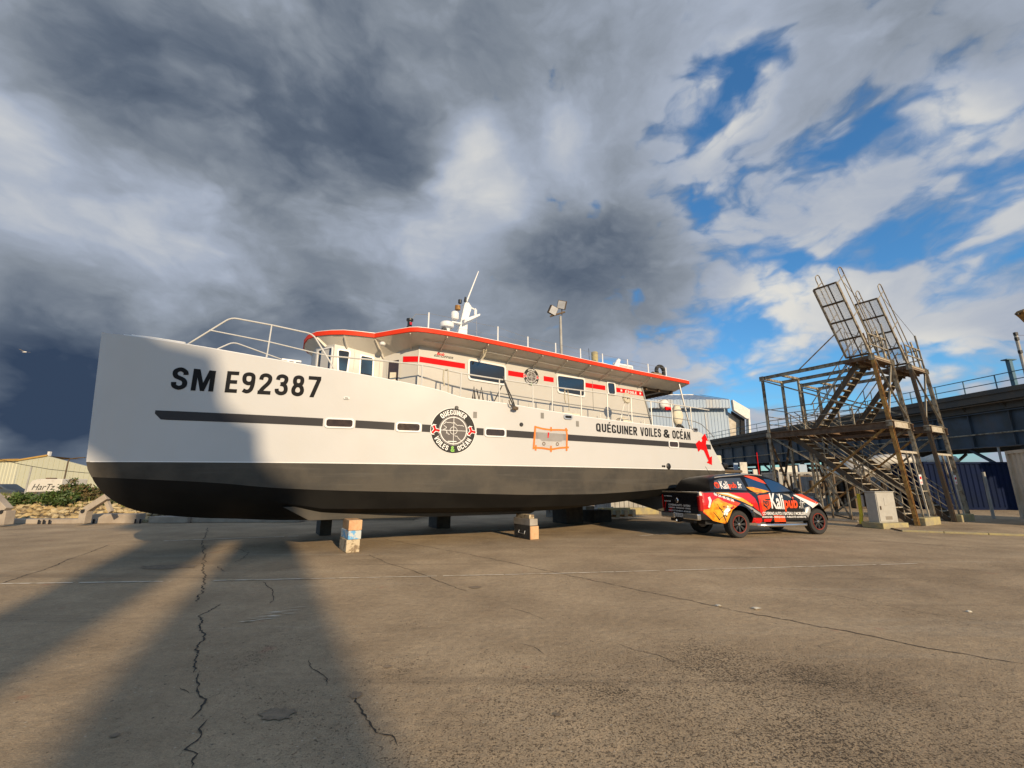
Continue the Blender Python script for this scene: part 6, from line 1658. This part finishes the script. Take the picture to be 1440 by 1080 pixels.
# black lifting slots and straps on the kerb blocks
slots = MB()
for u in (53, 60, 68, 112, 120, 180, 187):
    p = atY(u, 735, WY - .24); slots.box((p[0], WY - (.215 if u < 110 else -.08), .085), (.05, .03, .16))
stuff(slots.build('kerb_slots', M['dark']))
# hinged steel boat arms
def arm(name, label, pts, Y, w, mat, strut=None):
    t = thing(name, label, 'boat cradle', (atY(*pts[0], Y)[0], Y, 0)); ox = atY(*pts[0], Y)[0]
    P = [(lambda q: (q[0] - ox, 0, max(0, q[2])))(atY(*p, Y)) for p in pts]
    MB().beam(P[0], P[1], w * 1.15, w * 1.3, (0, 1, 0)).build('foot_post', M[mat], t, bevel=.02)
    MB().beam(P[1], P[2], w, w, (0, 1, 0)).build('arm', M[mat], t, bevel=.015)
    MB().lathe([(0, -.03), (.07, -.03), (.07, .03), (0, .03)], (P[1][0], -w * .62, P[1][2] - .04), 12, 'y').build('hinge_pin', M['dark'], t)
    if strut:
        a, b = [(lambda q: (q[0] - ox, .1, max(0, q[2])))(atY(*p, Y)) for p in strut]; MB().beam(a, b, w * .55, w * .55, (0, 1, 0)).build('strut', M[mat], t)
    return t
arm('boat_cradle', 'pale steel cradle arm leaning right at the bow in front of the stones', [(118, 736), (122, 717), (152, 698)], 16.6, .22, 'concrete_pale', ((146, 704), (153, 720)))
arm('boat_cradle', 'pale steel cradle arm leaning left at the left edge of the yard', [(6, 738), (10, 718), (-16, 690)], 16.2, .26, 'concrete_pale')

# stone bank: individual stones over an earth slope
bank = bpy.data.objects.new('stone_bank', None); COL.objects.link(bank); bank['kind'] = 'structure'
bx0, bx1 = -30, -8.5; by = WY + 1.4
eb = MB(); eb.grid([[(x, by + .1, 0) for x in range(-34, -3, 2)], [(x, by + 1.6, .62) for x in range(-34, -3, 2)], [(x, by + 4, .78) for x in range(-34, -3, 2)], [(x, by + 26, 1.0) for x in range(-34, -3, 2)]])
eb.build('slope', M['earth'], bank)
rnd = random.Random(11); variants = []
for k in range(10):
    m = MB(); m.blob((0, 0, 0), (1, .8, .72), k * 7 + 1, .38, 1); variants.append([m.mesh('stone', M['stone'][i]) for i in range(4)])
cnt = 0
for row in range(6):
    x = -23.5 + rnd.uniform(0, .3)
    while x < -12.4 and cnt < 298:
        r_ = rnd.uniform(.09, .17); f = row / 5
        o = bpy.data.objects.new('stone', rnd.choice(variants)[rnd.choice((0, 0, 1, 2, 2, 3))]); COL.objects.link(o); o.parent = bank
        o.location = (x + r_, by + .2 + f * 1.35 + rnd.uniform(-.08, .08), .10 + f * .52 + rnd.uniform(-.04, .04)); o.scale = (r_ * rnd.uniform(.9, 1.35), r_, r_ * rnd.uniform(.65, 1.0)); o.rotation_euler = (rnd.uniform(-.4, .4), rnd.uniform(-.4, .4), rnd.uniform(0, 6))
        x += r_ * 1.85; cnt += 1
gm = MB()
for i in range(2600):
    x = rnd.uniform(-30, -7); yy = by + 1.2 + rnd.uniform(0, 1) ** 2 * 7; z = .45 + min(.35, (yy - by - 1.2) * .2); h = rnd.uniform(.08, .28); a = rnd.uniform(0, 6); w = .03
    gm.add([(x - w * math.cos(a), yy - w * math.sin(a), z), (x + w * math.cos(a), yy + w * math.sin(a), z), (x + rnd.uniform(-.1, .1), yy + rnd.uniform(-.1, .1), z + h)], [(0, 1, 2)])
stuff(gm.build('bank_grass', M['grass'], fix=False))
def bush(name, label, u, v0, v1, Y, wid, n, dry, seed):
    rnd = random.Random(seed); p, q = atY(u, v0, Y), atY(u, v1, Y); z0, z1 = p[2], q[2]; t = thing(name, label, 'bush', (p[0], Y, .55), 0, 'bushes on the stone bank')
    H = z1 - .55; stems = MB(); lf = MB(); ld = MB(); tips = []
    for i in range(16):
        a = rnd.uniform(0, 6.28); r = wid * rnd.uniform(.2, 1.0); top = (math.cos(a) * r, math.sin(a) * r * .7, H * rnd.uniform(.45, 1.0) * (1 - .35 * (r / wid) ** 2))
        mid = (top[0] * .45 + rnd.uniform(-.1, .1), top[1] * .45, top[2] * .55); stems.tube([(rnd.uniform(-.1, .1), 0, 0), mid, top], .018, 4, r2=.005)
        tips += [Vector(top), Vector(mid), (Vector(top) + Vector(mid)) / 2]
    for i in range(n):
        c = rnd.choice(tips); o = Vector((rnd.gauss(0, .16), rnd.gauss(0, .16), rnd.gauss(0, .12))) * wid * .8; p = c + o
        if p.z < .0: p.z = abs(p.z)
        s = rnd.uniform(.045, .10); d1 = Vector((rnd.uniform(-1, 1), rnd.uniform(-1, 1), rnd.uniform(-.6, 1))).normalized() * s; d2 = d1.cross(Vector((rnd.uniform(-1, 1), rnd.uniform(-1, 1), rnd.uniform(-1, 1)))).normalized() * s * .5
        (ld if rnd.random() < dry else lf).add([p - d1, p + d2, p + d1, p - d2], [(0, 1, 2, 3)])
    stems.build('stems', M['twig'], t)
    if lf.f: stuff(lf.build('leaves', M['leaf'], t, fix=False))
    if ld.f: stuff(ld.build('dry_leaves', M['leafdry'], t, fix=False))
bush('bush', 'dense dark green bush at the left end of the stone bank', 27, 712, 695, 20.0, .55, 1900, .06, 1)
bush('bush', 'brown dry bush between two green bushes on the stone bank', 47, 710, 697, 20.6, .5, 1200, .8, 2)
bush('bush', 'largest dark green bush spilling over the stones in the middle of the bank', 76, 716, 692, 19.9, .68, 3200, .05, 3)
bush('bush', 'tall olive green and brown bush left of the bow', 101, 708, 674, 21.0, .62, 2800, .5, 4)
bush('bush', 'dry brown bush close behind the curve of the bow', 124, 706, 686, 21.2, .7, 2000, .8, 5)
bush('bush', 'low green plants on the bank below the bow', 158, 712, 704, 20.4, .7, 900, .2, 6)
# pale path edge on top of the bank
tag(MB().box((0, 0, .06), (16, .3, .12)).build('coping', M['concrete_pale'], loc=(-19.5, by + 3.2, .78)), 'pale concrete coping running along the top of the stone bank', 'coping')

# warehouse
HYW = 62.0
wp = lambda u, v, Y=HYW: atY(u, v, Y)
wa = thing('warehouse', 'large pale yellow corrugated warehouse with a low gable beyond the bushes', 'warehouse', (0, 0, 0))
def wflat(pix, y0, y1, name, mat, bev=0):
    P = [(wp(u, v)[0], max(0, wp(u, v)[2])) for u, v in pix]; z0 = min(p[1] for p in P)
    P = [(x, 0 if z < z0 + .6 else z) for x, z in P]
    return MB().prism(P, lambda x, z: (x, y0, z), lambda x, z: (x, y1, z)).build(name, M[mat], wa)
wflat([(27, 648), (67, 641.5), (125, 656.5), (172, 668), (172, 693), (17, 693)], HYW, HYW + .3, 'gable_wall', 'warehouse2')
x0 = wp(27, 648)[0]; x1 = wp(172, 668)[0]; zc = wp(27, 648)[2]; zr = wp(67, 641.5)[2]; xr_ = wp(67, 641)[0]
rb = MB(); xx = x0 + .3
while xx < x1:
    zz = zc + (zr - zc) * min(1, (xx - x0) / (xr_ - x0)) - max(0, xx - xr_) * (zr - wp(125, 656.5)[2]) / (wp(125, 656.5)[0] - xr_)
    rb.beam((xx, HYW - .03, .1), (xx, HYW - .03, zz - .15), .25, .06, (0, 1, 0)); xx += .75
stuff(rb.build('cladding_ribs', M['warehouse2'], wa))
sw = MB(); P0, P1 = Vector((x0, HYW, 0)), Vector((x0 - 30, HYW + 9, 0)); nd = (P1 - P0).normalized(); nn_ = Vector((nd.y, -nd.x, 0)); 
pr = []; s_ = 0
while s_ < 31: pr += [(s_, 0), (s_ + .3, 0), (s_ + .38, .06), (s_ + .66, .06)]; s_ += .75
sw.grid([[tuple((P0 + nd * s_ + nn_ * -o_).xy) + (0,) for s_, o_ in pr], [tuple((P0 + nd * s_ + nn_ * -o_).xy) + (zc,) for s_, o_ in pr]]); sw.build('side_wall', M['warehouse'], wa)
MB().beam(tuple((P0 + nn_ * -.2).xy) + (zc + .12,), tuple((P1 + nn_ * -.2).xy) + (zc + .12,), .3, .3).build('gutter', M['ochre'], wa)
MB().add([(x0, HYW, zc + .1), (P1.x, P1.y, zc + .1), (P1.x + 9, P1.y + 22, zr + 1.2), (xr_, HYW + .1, zr + .05)], [(0, 1, 2, 3)]).build('roof_slope', M['ochre'], wa)
MB().beam((x0, HYW - .1, zc + .1), (xr_, HYW - .1, zr + .1), .2, .22).build('verge', M['ochre'], wa)
p = wp(66, 640); MB().box((p[0], HYW + .3, p[2] + .2), (.3, .3, .6)).build('roof_vent', M['hallwhite'], wa)
p = wp(0, 677, HYW + 2.2); MB().box((p[0] - .4, HYW + 2.6, p[2]), (1.4, .3, 1.3), rz=-.29).build('window', M['rustbrown'], wa)
# graffitied van body
VY_ = 33.0; p0, p1 = atY(34, 700, VY_), atY(82, 700, VY_); zt_ = atY(50, 673.5, VY_)[2]
vb = thing('old_van', 'chalky white old van body with black graffiti behind the bushes', 'van', (p0[0], VY_, 0))
w_ = p1[0] - p0[0]; m = MB(); m.prism([(0, .5), (0, zt_ * .62), (.25, zt_ * .93), (.7, zt_), (w_, zt_), (w_, .5)], lambda x, z: (x, 0, z), lambda x, z: (x, 2.0, z)); m.build('body', M['vanwhite'], vb, bevel=.05)
MB().box((w_ * .55, .3, zt_ + .04), (w_ * .14, .5, .09)).build('roof_hatch', M['rustbrown'], vb)
vs, fs = text_box('HarTz', w_ * .16, w_ * .84, zt_ * .56, zt_ * .80, bold=.0, shear=.35)
MB().add([(x, -.008, z) for x, z in vs], fs).build('graffiti', M['letter'], vb, fix=False)
vs, fs = text_box('ric', w_ * .42, w_ * .62, zt_ * .36, zt_ * .50, bold=.0, shear=.35)
MB().add([(x, -.008, z) for x, z in vs], fs).build('graffiti', M['letter'], vb, fix=False)
for x in (.6, w_ - .8): MB().lathe([(0, -.1), (.3, -.1), (.33, 0), (.3, .1), (0, .1)], (x, .15, .33), 16, 'y').build('wheel', M['rubber'], vb)
p = atY(84, 675, 34)
dk = thing('dark_trailer', 'dark grey box trailer at the right of the old van', 'trailer', (p[0], 34, 0)); MB().box((.25, 0, 1.15), (.6, 1.2, 1.2)).build('box', M['steeldark'], dk, bevel=.04); MB().box((.25, 0, .28), (.5, 1.0, .55)).build('chassis', M['black'], dk)
# street lamp and marker post
p = atY(90, 676, 45); zt_ = atY(96, 645, 45)[2]; sl = thing('street_lamp', 'slim grey street lamp with a short arm in front of the warehouse', 'street lamp', (p[0], 45, 0))
MB().tube([(0, 0, 0), (0, 0, zt_ - .3), (.12, 0, zt_), (1.1, 0, zt_ + .1)], .07, 8, r2=.045).build('pole', M['steeldark'], sl, smooth=50); MB().box((1.3, 0, zt_ + .1), (.6, .22, .1)).build('lamp_head', M['steeldark'], sl, bevel=.03)
p = atY(33, 700, 24); po = thing('bank_post', 'thin pale post rising from the bushes left of the old van', 'post', (p[0], 24, 0)); MB().tube([(0, 0, 0), (.05, 0, 2.35)], .035, 8).build('post', M['contgrey'], po); MB().lathe([(0, .05), (.08, .05), (.08, 0)], (0, 0, .7), 8).build('collar', M['steeldark'], po)
# overhead wire
wr = MB(); pts = [atY(u, v, 50) for u, v in ((-30, 638), (0, 646), (30, 653), (70, 660), (120, 665), (170, 667))]; wr.tube(pts, .03, 5)
tag(wr.build('overhead_wire', M['black']), 'thin black overhead wire sagging across the warehouse front', 'wire')
# parked car glimpsed at the far left
p = atY(0, 708, 40); pc = thing('parked_car', 'dark grey parked car half hidden at the left edge behind the cradle arm', 'car', (p[0] - 2.2, 40, 0), .1)
m = MB(); m.prism([(-.9, .3), (-.95, .75), (-.4, .95), (.1, 1.38), (1.5, 1.4), (2.2, .98), (2.9, .85), (2.95, .35)], lambda x, z: (x, 0, z), lambda x, z: (x, 1.7, z)); m.build('body', M['viaduct'], pc, bevel=.1)
m = MB(); m.prism([(-.2, .98), (.2, 1.3), (1.4, 1.32), (1.95, 1.0)], lambda x, z: (x, -.006, z), lambda x, z: (x, -.002, z)); m.build('side_window', M['carglass'], pc)
for x in (-.3, 2.2): MB().lathe([(0, -.1), (.28, -.1), (.32, 0), (.28, .1), (0, .1)], (x, .1, .32), 16, 'y').build('wheel', M['rubber'], pc)
# gull
p = atY(34.5, 495, 60); gu = MB(); gu.blob((0, 0, 0), (.34, .12, .11), 1, .05); gu.add([(-.1, 0, .06), (.15, 0, .06), (.05, -.75, .22), (-.05, -.75, .2)], [(0, 1, 2, 3)]); gu.add([(-.1, 0, .06), (.15, 0, .06), (.05, .75, .18), (-.05, .75, .16)], [(0, 1, 2, 3)]); gu.add([(-.3, 0, .02), (-.55, -.1, .03), (-.55, .1, .03)], [(0, 1, 2)])
tag(gu.build('gull', M['white'], loc=p, smooth=40), 'small white gull flying against the dark cloud at far left', 'bird')

# ------------------------------------------------------------------ added unseen sun blocker, shaped to shade the near yard and the bow
def sunpq(x, y, z=0.0):
    tx, ty = Vector((SX, SY)).normalized(); return (x * -ty + y * tx, z + (-tx * x - ty * y) * math.tan(SUN_EL))
tx, ty = Vector((SX, SY)).normalized(); ex = Vector((-ty, tx, 0))
def blocker(name, label, dist, shapes, depth):
    """added slabs, cut to the wanted shadow, standing at dist towards the sun; shapes are outlines in (across, shade height)"""
    t = thing(name, label, 'building', (tx * dist, ty * dist, 0), math.atan2(ex.y, ex.x)); h0 = dist * math.tan(SUN_EL)
    for i_, (nm, mat, poly) in enumerate(shapes):
        K0, K1 = math.tan(R(18)), math.tan(SUN_EL)      # outlines were measured for an 18 degree sun
        pl = [(p, max(0, (q * K1 / K0 if q < 5 else q + 13.5 * (K1 - K0)) + h0)) for p, q in poly]; o_ = i_ * .02
        MB().prism(pl, lambda x, z: (x, o_, z), lambda x, z: (x, o_ - depth, z)).build(nm, M[mat], t)
    return t
RIGHT = [(-4.4, 10.6), (-3.56, 9.3), (-2.8, 8.8), (-2.28, 8.4), (-1.36, 8.05), (-1.2, 7.56), (-1.06, 6.9), (-.78, 6.56), (-.31, 6.28), (-.18, 5.58), (.1, 5.25), (.38, 4.95), (.6, 4.9), (.75, 4.4), (.80, 3.0), (.80, -40)]
OCC = [('blocker_left', 'concrete', [(-2.64, -40), (-2.64, 5.4), (-1.5, 5.6), (-.78, 5.3), (-1.0, 4.4), (-1.32, 3.2), (-1.52, 2.3), (-1.66, 1.5), (-1.70, -40)]),
       ('blocker_right', 'concrete', [(-.95, -40), (-.95, 1.5), (-.86, 2.3), (-.68, 3.2), (-.52, 4.4), (-.62, 5.3)] + RIGHT[8:]),
       ('blocker_top', 'contgrey', [(-4.4, 7.3), (-3.47, 6.68), (-3.02, 6.3), (-2.85, 5.9), (-2.62, 5.2), (-1.5, 5.4), (-.7, 5.2), (-.3, 5.3)] + RIGHT[8::-1])]
blocker('sun_blocker', 'added unseen sun silo behind the photographer', 36.0, OCC, 1.5)
import OpenImageIO as oiio, numpy as np, sys
im=oiio.ImageBuf(sys.argv[1] if len(sys.argv)>1 else '/workdir/render_main.png').get_pixels(oiio.FLOAT)[...,:3]
h,w=im.shape[:2]; k=w/1440
for n,u,v in [('hull lit',560,560),('hull shade',200,560),('bottom lit',600,672),('bottom dark',600,705),('ground lit mid',900,800),('ground lit near',900,1000),('ground shade',330,960),('under hull gnd',560,745),('ground streak',150,890),('sky UL dark',300,200),('sky L bright',60,250),('sky bottom L dark',100,480),('sky c',520,340),('cum',640,210),('cum2',1110,420),('blue',1000,240),('red stripe',640,512),('cabin',700,560),('viaduct',1400,600)]:
    x,y=int(u*k),int(v*k); p=im[y-3:y+4,x-3:x+4].mean((0,1)); print('%-18s'%n,(p*255).round().astype(int))
